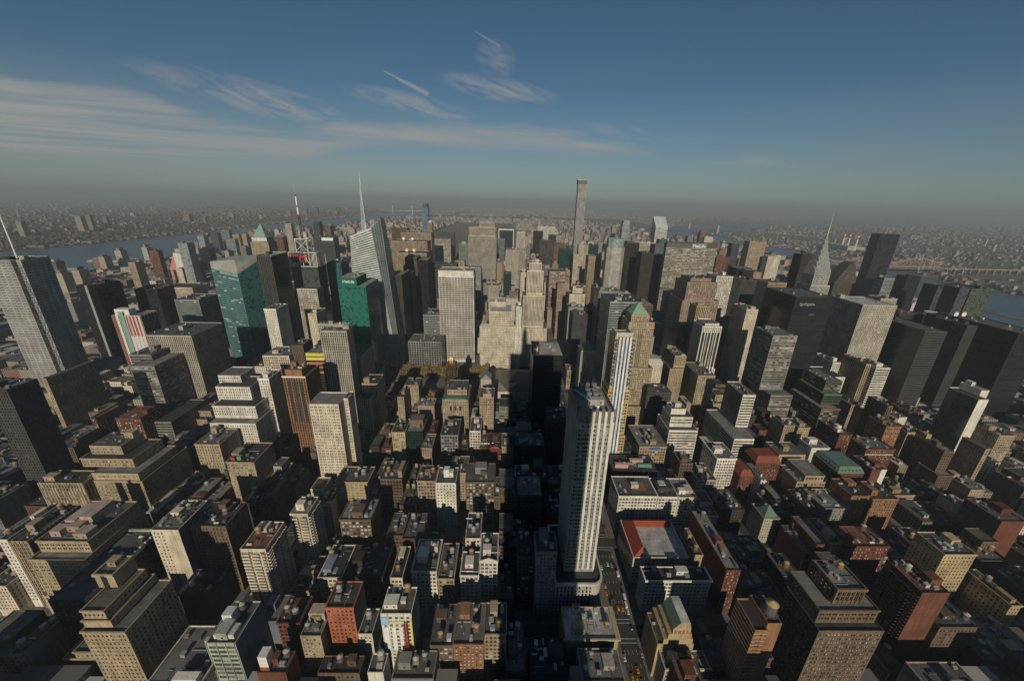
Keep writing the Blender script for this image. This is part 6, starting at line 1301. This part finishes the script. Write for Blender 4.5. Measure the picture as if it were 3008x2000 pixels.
def suburbs():
    g = np.random.default_rng(21)
    def cloud(n, fx, ymin, ymax, keep, hz, pw=1.6, zf=None):
        out = []
        y = ymin + (ymax-ymin)*g.random(n)**pw; u = g.random(n)
        for yy, uu in zip(y, u):
            x = fx(yy, uu)
            if not keep(x, yy): continue
            p = pix((x, yy, 10))
            if not p or not (-.08 < p[0] < 1.08): continue
            if math.sin(x/410+1.3*math.sin(yy/700))+math.sin(yy/530+1.7*math.sin(x/640)) > .55 and g.random() < .8: continue
            d = math.hypot(x, yy); s = 7 + d*.0015
            w, l = s*g.uniform(.7, 2.4), s*g.uniform(.7, 2.0); h = hz(x, yy); z = zf(x, yy) if zf else 0
            x = round(x/ (s*3))*s*3 + g.uniform(-s, s)
            if not keep(x, yy): continue
            out.append((x, x+w, yy, yy+l, z, z+h))
        return out
    lowh = lambda x, y: float(g.choice([6,7,8,9,11,14,18])) + (g.random() < .02)*g.uniform(20, 50)
    hill = lambda x, y: float(np.interp(float(np.interp(y, yv, njx))-x, [0,150,280,480,2400,3800], [1,6,34,50,40,6]))
    nj = cloud(16000, lambda y, u: float(np.interp(y, yv, njx)) - 60 - u**1.4*9000, 300, 17000, lambda x, y: x < float(np.interp(y, yv, njx)) - 50 and not (180 < float(np.interp(y, yv, njx))-x < 330 and g.random() < .85), lowh, 1.35, hill)
    for x, y, w, h in ((-3300,2350,40,85),(-3320,2600,36,85),(-3180,2480,34,90),(-3250,2900,44,110),(-3290,3020,30,105),(-3230,3080,30,100),(-3100,1500,60,70),(-3180,1620,50,70),(-3500,4200,60,80),(-3400,6000,70,80),(-3420,6500,80,90),(-3450,7000,60,110),(-3380,7600,60,100),(-3600,8200,90,90),(-3700,5200,50,70)): nj.append((x,x+w,y,y+w*.7,hill(x,y),hill(x,y)+h))
    for k in range(16): nj.append((-2890-g.uniform(0,70),-2850,2300+k*55,2330+k*55,.5,g.uniform(8,16)))
    mass('far_shore_town', nj, .7)
    def inwater(x, y):
        if y < 5200: return x < ere(y) + 30
        for i in range(4):
            (a, b), (c, d) = up[i], up[i+1]
            xm0, xm1 = min(a[0], b[0], c[0], d[0]), max(a[0], b[0], c[0], d[0])
            if xm0 < x < xm1:
                t = (x-a[0])/(c[0]-a[0]+1e-6); ya = a[1]+(c[1]-a[1])*t; yb = b[1]+(d[1]-b[1])*t
                if ya - 60 < y < yb + 60: return True
        return False
    qn = cloud(34000, lambda y, u: ere(min(y, 5200)) + 40 + u**1.25*13000, 200, 17000, lambda x, y: not inwater(x, y), lowh, 1.45)
    mass('far_borough', qn, .85)
    bx = cloud(9000, lambda y, u: -2400 + u*6500, 9500, 24000, lambda x, y: not inwater(x, y) and x > float(np.interp(y, yv, mhx)) + 100, lambda x, y: float(g.choice([10,14,18,22,30])) + (g.random() < .08)*g.uniform(15, 40), 1.4)
    mass('far_uplands', bx, .9)
    isl = [(x, x+g.uniform(15,30), y, y+g.uniform(20,50), .9, .9+g.uniform(10,45)) for y in range(1900, 3900, 70) for x in (1660+ (y-1900)*.04, 1700+(y-1900)*.04)]
    mass('island_buildings', isl, 1.1)
suburbs()
def woods():
    g = np.random.default_rng(9)
    def clumps(name, pts, r0, r1, m='wood'):
        n = len(pts); P_ = np.array(pts); r = g.uniform(r0, r1, n); o = []
        ang = np.linspace(0, 2*np.pi, 7)[:-1]
        ring = np.stack([np.cos(ang), np.sin(ang)], 1)
        j = g.uniform(.65, 1.25, (n, 6, 1)); z = P_[:, 2]
        base = np.concatenate([P_[:, None, :2] + ring[None]*r[:, None, None]*j, np.broadcast_to(z[:, None, None], (n, 6, 1))], 2)
        midr = np.concatenate([P_[:, None, :2] + ring[None]*r[:, None, None]*j[:, ::-1]*.85, z[:, None, None] + r[:, None, None]*g.uniform(.5, 1.0, (n, 6, 1))], 2)
        top = np.concatenate([P_[:, :2] + g.uniform(-1.5, 1.5, (n, 2)), (z + r*g.uniform(1.1, 1.6, n))[:, None]], 1)
        nx = np.roll(np.arange(6), -1)
        q = Q(); rr = g.random(n)
        q.add(np.stack([base, base[:, nx], midr[:, nx], midr], 2).reshape(-1, 4, 3), 0, np.repeat(rr, 6))
        tt = np.broadcast_to(top[:, None], (n, 6, 3)); q.add(np.stack([midr, midr[:, nx], tt, tt], 2).reshape(-1, 4, 3), 0, np.clip(np.repeat(rr, 6)+.15, 0, 1))
        o = q.obj(name, [m]); o['kind'] = 'stuff'; return o
    pts = [(g.uniform(-845, -25), 2030 + 4040*g.random()**1.0, .3) for _ in range(7000)]
    clumps('park_woodland', [p for p in pts if not (3300 < p[1] < 3700 and -500 < p[0] < -250)], 8, 15)
    pts = []
    for _ in range(9000):
        y = g.uniform(1000, 14000); d = g.uniform(150, 340) if _ < 5000 else g.uniform(340, 4200); pts.append((float(np.interp(y, yv, njx)) - d, y, float(np.interp(d, [0,150,280,480,2400,4200], [1,6,36,52,40,5]))))
    clumps('shore_woodland', pts, 6, 13)
    pts = [(ere(min(y, 5200)) + 100 + g.random()*9000, y, .2) for y in g.uniform(1200, 12000, 7000)]
    clumps('street_trees_beyond', pts, 4, 9)
woods()
# ------------------------------------------------------------------ park trees, each a thing
def tree_meshes():
    out = []
    for s in range(3):
        g = np.random.default_rng(40+s); q = Q(); q.tube((0,0,0),(0,0,6),.45,.3,7); lim = []
        for k in range(6):
            a = k*1.05 + g.uniform(-.3,.3); e = (math.cos(a)*g.uniform(2.5,4), math.sin(a)*g.uniform(2.5,4), g.uniform(9,12)); q.tube((0,0,5+.2*k),e,.22,.07,5); lim.append(e)
        tr = q.mesh('trunk', ['plain'])
        c = []
        cl = [(np.array(e), g.uniform(2.0, 3.0)) for e in lim] + [(np.array((g.uniform(-2,2), g.uniform(-2,2), g.uniform(10,14))), g.uniform(2,3.1)) for _ in range(6)]
        q = Q(); A = []; rr = []
        for ctr, r in cl:
            n = 70; d = g.normal(size=(n, 3)); d /= np.linalg.norm(d, axis=1)[:, None]; p = ctr + d*r*g.uniform(.6, 1.05, (n, 1))
            u = g.normal(size=(n, 3)); u /= np.linalg.norm(u, axis=1)[:, None]; v = np.cross(u, d); v /= np.linalg.norm(v, axis=1)[:, None] + 1e-6; sz = g.uniform(.45, .95, (n, 1))
            A.append(np.stack([p-u*sz-v*sz, p+u*sz-v*sz, p+u*sz+v*sz, p-u*sz+v*sz], 1)); rr.append(np.clip(g.normal(.5, .25, n), 0, 1))
        q.add(np.concatenate(A), 0, np.concatenate(rr)); out.append((tr, q.mesh('crown', ['leaf'])))
    return out
def park():
    TM = tree_meshes(); rnd = random.Random(3)
    struct(Q_box('lawn', (-262, -150, 532, 600), .3, 'paving'))
    k = 0
    spots = []
    for x in np.arange(-293, -132, 8.2):
        for y in list(np.arange(606, 636, 8.0)) + list(np.arange(500, 530, 9)): spots.append((x, y))
    for y in np.arange(532, 604, 8.5):
        for x in (-292, -284, -275, -138, -146): spots.append((x, y))
    for x, y in spots:
        if any(a < x < b and c < y < d for a, b, c, d in FOOT if (a, b) != (-300, -128)): continue
        tr, cr = TM[k % 3]; k += 1
        side = 'at the back of the park under the white slab' if y > 603 else 'on the near side of the park' if y < 531 else 'at the left end of the park' if x < -200 else 'at the library end of the park'
        root = thing('park_tree', 'rusty brown autumn plane tree ' + side, 'tree', (x + rnd.uniform(-1.5, 1.5), y + rnd.uniform(-1.5, 1.5), .27), 'plane trees ' + side)
        s = rnd.uniform(.95, 1.3); root.scale = (s, s, s*rnd.uniform(.95, 1.1)); root.rotation_euler = (0, 0, rnd.uniform(0, 6))
        for me, nm, c in ((tr, 'trunk', (.1,.08,.06)), (cr, 'crown', (.2,.15,.06))):
            o = bpy.data.objects.new(nm, me); col.objects.link(o); o.parent = root; o.color = (*c, 1)
def Q_box(name, b, z, m):
    q = Q(); q.add([[(b[0],b[2],z),(b[1],b[2],z),(b[1],b[3],z),(b[0],b[3],z)]]); return q.obj(name, [m])
park()
# ------------------------------------------------------------------ traffic
def car_meshes():
    q = Q(); pr = [(-2.3,.45),(2.3,.45),(2.35,.8),(1.2,.95),(-1.9,1.0),(-2.35,.9)]
    def ext(pr, w, mt=0):
        n = len(pr); L = [(-w, *p) for p in pr]; R_ = [(w, *p) for p in pr]
        q.add([[L[i], R_[i], R_[(i+1) % n], L[(i+1) % n]] for i in range(n)], mt)
        for s, F in ((0, L), (1, R_)): q.add([[F[0], F[1], F[2], F[3]], [F[0], F[3], F[4], F[5]]] if n == 6 else [[F[0], F[1], F[2], F[3]]], mt)
    ext(pr, .92); body = q.mesh('car_body', ['paint'])
    q = Q(); c = [(1.1,.95,.82),(-1.7,1.0,.82),(-1.2,1.45,.68),(.4,1.45,.68)]
    Lq = [(-w, y, z) for y, z, w in c]; Rq = [(w, y, z) for y, z, w in c]
    q.add([[Lq[i], Rq[i], Rq[(i+1) % 4], Lq[(i+1) % 4]] for i in (0, 1, 3)] + [Lq, Rq], 0, .2); cab = q.mesh('windows', ['glass'])
    q = Q(); q.add([[Lq[2], Rq[2], Rq[3], Lq[3]]]); q.box(-.3,.3,-.5,-.2,1.45,1.6); rf = q.mesh('car_roof', ['paint'])
    q = Q(); q.tube((-.12,0,0),(.12,0,0),.34,n=10); wh = q.mesh('wheel', ['plain'])
    q = Q(); q.box(-1.0,1.0,-3,1.6,.5,2.6); q.add([[(-1,1.6,.5),(1,1.6,.5),(1,2.9,.5),(-1,2.9,.5)],[(-1,1.6,2.6),(1,1.6,2.6),(1,2.3,1.5),(-1,2.3,1.5)],[(-1,2.3,1.5),(1,2.3,1.5),(1,2.9,1.2),(-1,2.9,1.2)],[(-1,2.9,.5),(1,2.9,.5),(1,2.9,1.2),(-1,2.9,1.2)]]); van = q.mesh('van_body', ['paint'])
    q = Q(); q.box(-1.25,1.25,-6,6,.4,3.0); bus = q.mesh('bus_body', ['paint']); q = Q(); q.box(-1.28,1.28,-5.5,5.5,1.4,2.4); bw = q.mesh('windows', ['glass'])
    return body, cab, rf, wh, van, bus, bw
def traffic():
    body, cab, rf, wh, van, bus, bw = car_meshes()
    Yl, Wh, Dk, Sv = (.62,.30,.012), (.7,.7,.68), (.025,.025,.03), (.35,.36,.37)
    def car(kind, x, y, c, label, cat, group=None, rz=0):
        r = thing(kind, label, cat, (x, y, .13), group); r.rotation_euler = (0, 0, rz)
        def kid(me, nm, cc, loc=(0,0,0), sc=(1,1,1)):
            o = bpy.data.objects.new(nm, me); col.objects.link(o); o.parent = r; o.location = loc; o.color = (*cc, 1); o.scale = sc
        if cat == 'van': kid(van, 'body', c)
        elif cat == 'bus': kid(bus, 'body', c); kid(bw, 'windows', Dk)
        else: kid(body, 'body', c); kid(cab, 'windows', Dk); kid(rf, 'roof', c)
        L = 1.4 if cat in ('taxi','car') else 2 if cat == 'van' else 4
        for sx in (-.85, .85):
            for sy in (-L, L): kid(wh, 'wheel', (.02,.02,.02), (sx*(1 if cat != 'bus' else 1.3), sy, .34))
    tx = [(-3.0,167.9,'left one of two yellow taxis waiting at the crossing beside the gold-bordered roof'),(.6,167.6,'right one of two yellow taxis waiting at the crossing beside the gold-bordered roof'),(-1.1,122.7,'yellow taxi leading the group at the bottom of the avenue'),(-6.4,117.8,'leftmost yellow taxi at the bottom edge of the avenue'),(-3.4,116.4,'middle yellow taxi in the row at the bottom edge of the avenue'),(-.1,114.5,'rightmost yellow taxi at the bottom edge of the avenue'),(-9.2,187.7,'rear yellow taxi beside the rounded white podium'),(-9.8,181.5,'front yellow taxi beside the rounded white podium'),
          (-315.4,180.1,'yellow taxi at the corner of the balcony slab on the left avenue'),(-312.3,161.7,'yellow taxi with dark cars on the left avenue below the balcony slab'),(-2,470,'yellow taxi on the avenue beside the black bank tower'),(1.5,505,'yellow taxi far up the avenue beyond the black bank tower'),(-4,560,'yellow taxi far up the avenue near the cream setback tower')]
    taken = [(x, y) for x, y, l in tx] + [(5, 300), (5, 306), (5, 294), (4.8,177.8),(5.2,199.5),(4.3,170.9),(4.5,165),(4.8,208),(5.2,219.5),(-5.8,176),(3.4,151.8),(5.6,188),(-8,153),(5.4,133),(6.4,253.8),(-317.2,161.7),(-307.6,165.3),(-9,240)]
    for x, y, l in tx: car('taxi', x, y, Yl, l, 'taxi', 'yellow taxis on the avenues')
    for x, y, l in ((4.8,177.8,'white van parked at the kerb beside the stone cornice building'),(5.2,199.5,'white van parked beside the red-tiled store'),(4.3,170.9,'white van second from the crossing in the kerb row')): car('van', x, y, Wh, l, 'van', 'white vans at the kerb')
    for x, y, c, l in ((4.5,165,Wh,'white car first at the crossing in the kerb row'),(4.8,208,Dk,'dark car parked behind the white van by the red-tiled store'),(5.2,219.5,Sv,'silver car parked at the far end of the red-tiled store'),(-5.8,176,Dk,'dark car in the roadway beside the rounded white podium'),(3.4,151.8,Dk,'black car crossing the intersection'),(5.6,188,Dk,'dark car parked between two white vans'),(-8,153,Dk,'dark car turning at the intersection beside the gold-bordered roof'),(5.4,133,Sv,'silver car parked beside the yellow-tan stepped building'),(6.4,253.8,Dk,'dark car beyond the intersection past the red-tiled store'),(-317.2,161.7,Dk,'dark car left on the left avenue below the balcony slab'),(-307.6,165.3,Dk,'dark car right on the left avenue below the balcony slab'),(-9,240,Sv,'silver car parked past the rounded white podium')): car('parked_car', x, y, c, l, 'car', 'cars on the avenues')
    rr = random.Random(8)
    for k in range(46):
        av, y = rr.choice([(-2, rr.uniform(200, 640)), (-2, rr.uniform(60, 240)), (-311, rr.uniform(100, 420))]); ln = rr.choice([-6.5, 6.6, -3.2, .4, 3.6])
        if any(abs(y - b) < 6 and abs(av + ln - a) < 2.4 for a, b in taken): continue
        taken.append((av + ln, y)); c, w = rr.choice([(Dk,'dark'),(Dk,'dark'),(Sv,'silver'),(Wh,'white')]); where = 'the avenue below the white striped tower' if av == -2 and y < 240 else 'the avenue beside the black bank tower' if av == -2 else 'the left avenue past the balcony slab'
        car('moving_car' if abs(ln) < 5 else 'parked_car', av + ln, y, c, f'{w} car {"parked at the kerb of" if abs(ln) > 5 else "driving along"} {where}', 'car', f'{w} cars {"parked along" if abs(ln) > 5 else "driving on"} {where}')
    car('bus', 5, 300, Wh, 'white bus on the avenue beside the arcaded cream store', 'bus')
traffic()
# ------------------------------------------------------------------ bridges, stacks
def bridges():
    r = thing('cantilever_bridge', 'long pinkish steel truss bridge with four spired towers over the right-hand river', 'bridge', (1900, 2060, 0)); c = (.36,.25,.19)
    tw = [1270, 1590, 1890, 2190]; xe = [1110] + tw + [2330]
    def chord(x):
        h = 16.0
        for t in tw: h = max(h, 16 + 36*max(0, 1 - abs(x-t)/165.0)**1.35)
        return 36 + h
    q = Q(); q.box(1050,2340,2048,2072,33,36,0,True); q.box(1050,2340,2048,2072,24,26,0,True); P(r, q, 'deck', ['plain'], (.30,.24,.20))
    for yy in (2049, 2071):
        q = Q(); xs = list(np.arange(1110, 2331, 20))
        for i, (a, b) in enumerate(zip(xs[:-1], xs[1:])):
            ha, hb = chord(a), chord(b); q.tube((a,yy,ha),(b,yy,hb),1.8,n=4); q.tube((a,yy,34),(a,yy,ha),1.15,n=4); q.tube((a,yy,34),(b,yy,hb),1.0,n=4) if i % 2 else q.tube((a,yy,ha),(b,yy,34),1.0,n=4)
        q.tube((1110,yy,35),(2330,yy,35),2.6,n=4); P(r, q, 'truss', ['plain'], c)
    for t in tw:
        q = Q()
        for yy in (2049, 2071): q.box(t-4,t+4,yy-2.5,yy+2.5,0,34); q.tube((t-5,yy,34),(t-1.5,yy,92),1.5,n=4); q.tube((t+5,yy,34),(t+1.5,yy,92),1.5,n=4); q.box(t-3,t+3,yy-2,yy+2,90,96); q.tube((t,yy,96),(t,yy,108),1.6,.2,6)
        P(r, q, 'tower', ['plain'], (.36,.27,.19))
    q = Q(); q.box(2340,4200,2050,2070,26,30,0,True)
    for x in range(2360, 4200, 45): q.box(x,x+4,2052,2068,0,26)
    P(r, q, 'viaduct', ['plain'], (.34,.29,.24)); q = Q(); q.box(760,1050,2050,2070,0,30); P(r, q, 'approach', ['plain'], (.33,.28,.23))
    for k, (x, y) in enumerate(((2850,3357),(2825,3271),(2786,3149))):
        s = thing('smokestack', ['leftmost of three red and white banded smokestacks beyond the truss bridge','middle one of three red and white banded smokestacks beyond the truss bridge','rightmost of three red and white banded smokestacks beyond the truss bridge'][k], 'smokestack', (x, y, 0), 'power station stacks')
        q = Q(); q.tube((x,y,0),(x,y,100),9,7,12); P(s, q, 'shaft', ['plain'], (.62,.58,.53))
        for z in (100, 126):
            q = Q(); q.tube((x,y,z),(x,y,z+13),7,6.5,12); P(s, q, 'red_band', ['plain'], (.45,.04,.05))
        q = Q(); q.tube((x,y,113),(x,y,126),6.8,6.5,12); P(s, q, 'white_band', ['plain'], (.7,.68,.64))
    s = thing('power_station', 'low pale power station at the foot of the three smokestacks', 'power station', (2800, 3250, 0))
    q = Q(); q.box(2700,2760,3120,3330,0,46); q.box(2760,2900,3180,3220,0,32); P(s, q, 'hall', ['wall'], (.5,.46,.4)); q = Q(); q.box(2765,2830,3060,3110,0,22); P(s, q, 'annex', ['wall'], (.4,.36,.32))
    r = thing('arch_bridge', 'distant reddish steel arch bridge with stone portal towers at right of centre', 'bridge', (2800, 5820, 0))
    a, b = Vector((2720,6050,0)), Vector((2890,5560,0)); q = Q(); n = 14
    for i in range(n):
        p0, p1 = a.lerp(b, i/n), a.lerp(b, (i+1)/n); z = lambda t, h: h*4*t*(1-t)
        for h, off in ((88, 8), (100, 18)): q.tube(p0 + Vector((0,0,off+z(i/n,h-off))), p1 + Vector((0,0,off+z((i+1)/n,h-off))), 3, n=4)
        q.tube(p0 + Vector((0,0,42)), p0 + Vector((0,0,18+z(i/n,82))), 1.5, n=4)
    P(r, q, 'arch', ['plain'], (.38,.16,.13)); q = Q(); d = (b-a).normalized(); q.tube(a - d*1100 + Vector((0,0,42)), b + d*1500 + Vector((0,0,42)), 4, n=4); P(r, q, 'deck', ['plain'], (.4,.36,.32))
    for p in (a - d*12, b + d*12):
        q = Q(); q.box(p.x-14,p.x+14,p.y-14,p.y+14,0,75); P(r, q, 'portal_tower', ['wall'], (.5,.46,.42))
    r = thing('suspension_bridge', 'faint grey suspension bridge far up the left-hand river', 'bridge', (-2650, 10000, 0)); q = Q()
    for x in (-2960, -2080): pass
    for x, nm in ((-2930, 'tower'), (-2450, 'tower')):
        q = Q()
        for dy in (-14, 14): q.box(x-9,x+9,10000+dy-6,10000+dy+6,0,184)
        q.box(x-7,x+7,9992,10008,165,182); q.box(x-7,x+7,9992,10008,70,84); P(r, q, nm, ['metal'], (.5,.52,.53))
    q = Q(); q.box(-3250,-2150,9985,10015,62,72,0,True); P(r, q, 'deck', ['metal'], (.42,.43,.44))
    q = Q(); n = 16
    for i in range(n):
        f = lambda t: (-2930 + 480*t, 9990, 84 + 100*(2*t-1)**2); q.tube(f(i/n), f((i+1)/n), 2.2, n=4)
    q.tube((-3250,9990,72),(-2930,9990,184),2.2,n=4); q.tube((-2150,9990,72),(-2450,9990,184),2.2,n=4); P(r, q, 'cable', ['metal'], (.4,.41,.42))
    for k, (x0, x1, y0, y1, l) in enumerate(((-2060,-1930,1640,1656,'long thin stone pier reaching into the left-hand river'),(-2080,-1900,1480,1520,'broad pale pier at the near shore of the left-hand river'),(-2150,-1900,1850,1885,'wide grey pier beside the long white shed'))):
        s = thing('pier', l, 'pier', ((x0+x1)/2, (y0+y1)/2, 0)); q = Q(); q.box(x0,x1,y0,y1,.1,3); P(s, q, 'deck', ['roof'], (.36,.34,.30)); q = Q(); q.box(x0+6,x1-20,y0+3,y1-3,3,5.5 if k == 0 else 9); P(s, q, 'shed', ['trim'], (.45,.43,.38))
bridges()
# ------------------------------------------------------------------ the hazy air over the whole city
def haze():
    q = Q(); q.box(-30000, 30000, -3000, 34000, -1.5, 470, 0, True)
    o = q.obj('haze', ['plain']); m = bpy.data.materials.new('hazy_air'); m.use_nodes = True; nt = m.node_tree; nt.nodes.clear()
    out = nt.nodes.new('ShaderNodeOutputMaterial'); v = nt.nodes.new('ShaderNodeVolumePrincipled')
    v.inputs['Color'].default_value = (.54, .61, .65, 1); v.inputs['Density'].default_value = HAZE; v.inputs['Anisotropy'].default_value = .0
    nt.links.new(v.outputs[0], out.inputs['Volume']); o.data.materials.clear(); o.data.materials.append(m); o['kind'] = 'stuff'; o.display_type = 'WIRE'
HAZE = 1.05e-4
haze()
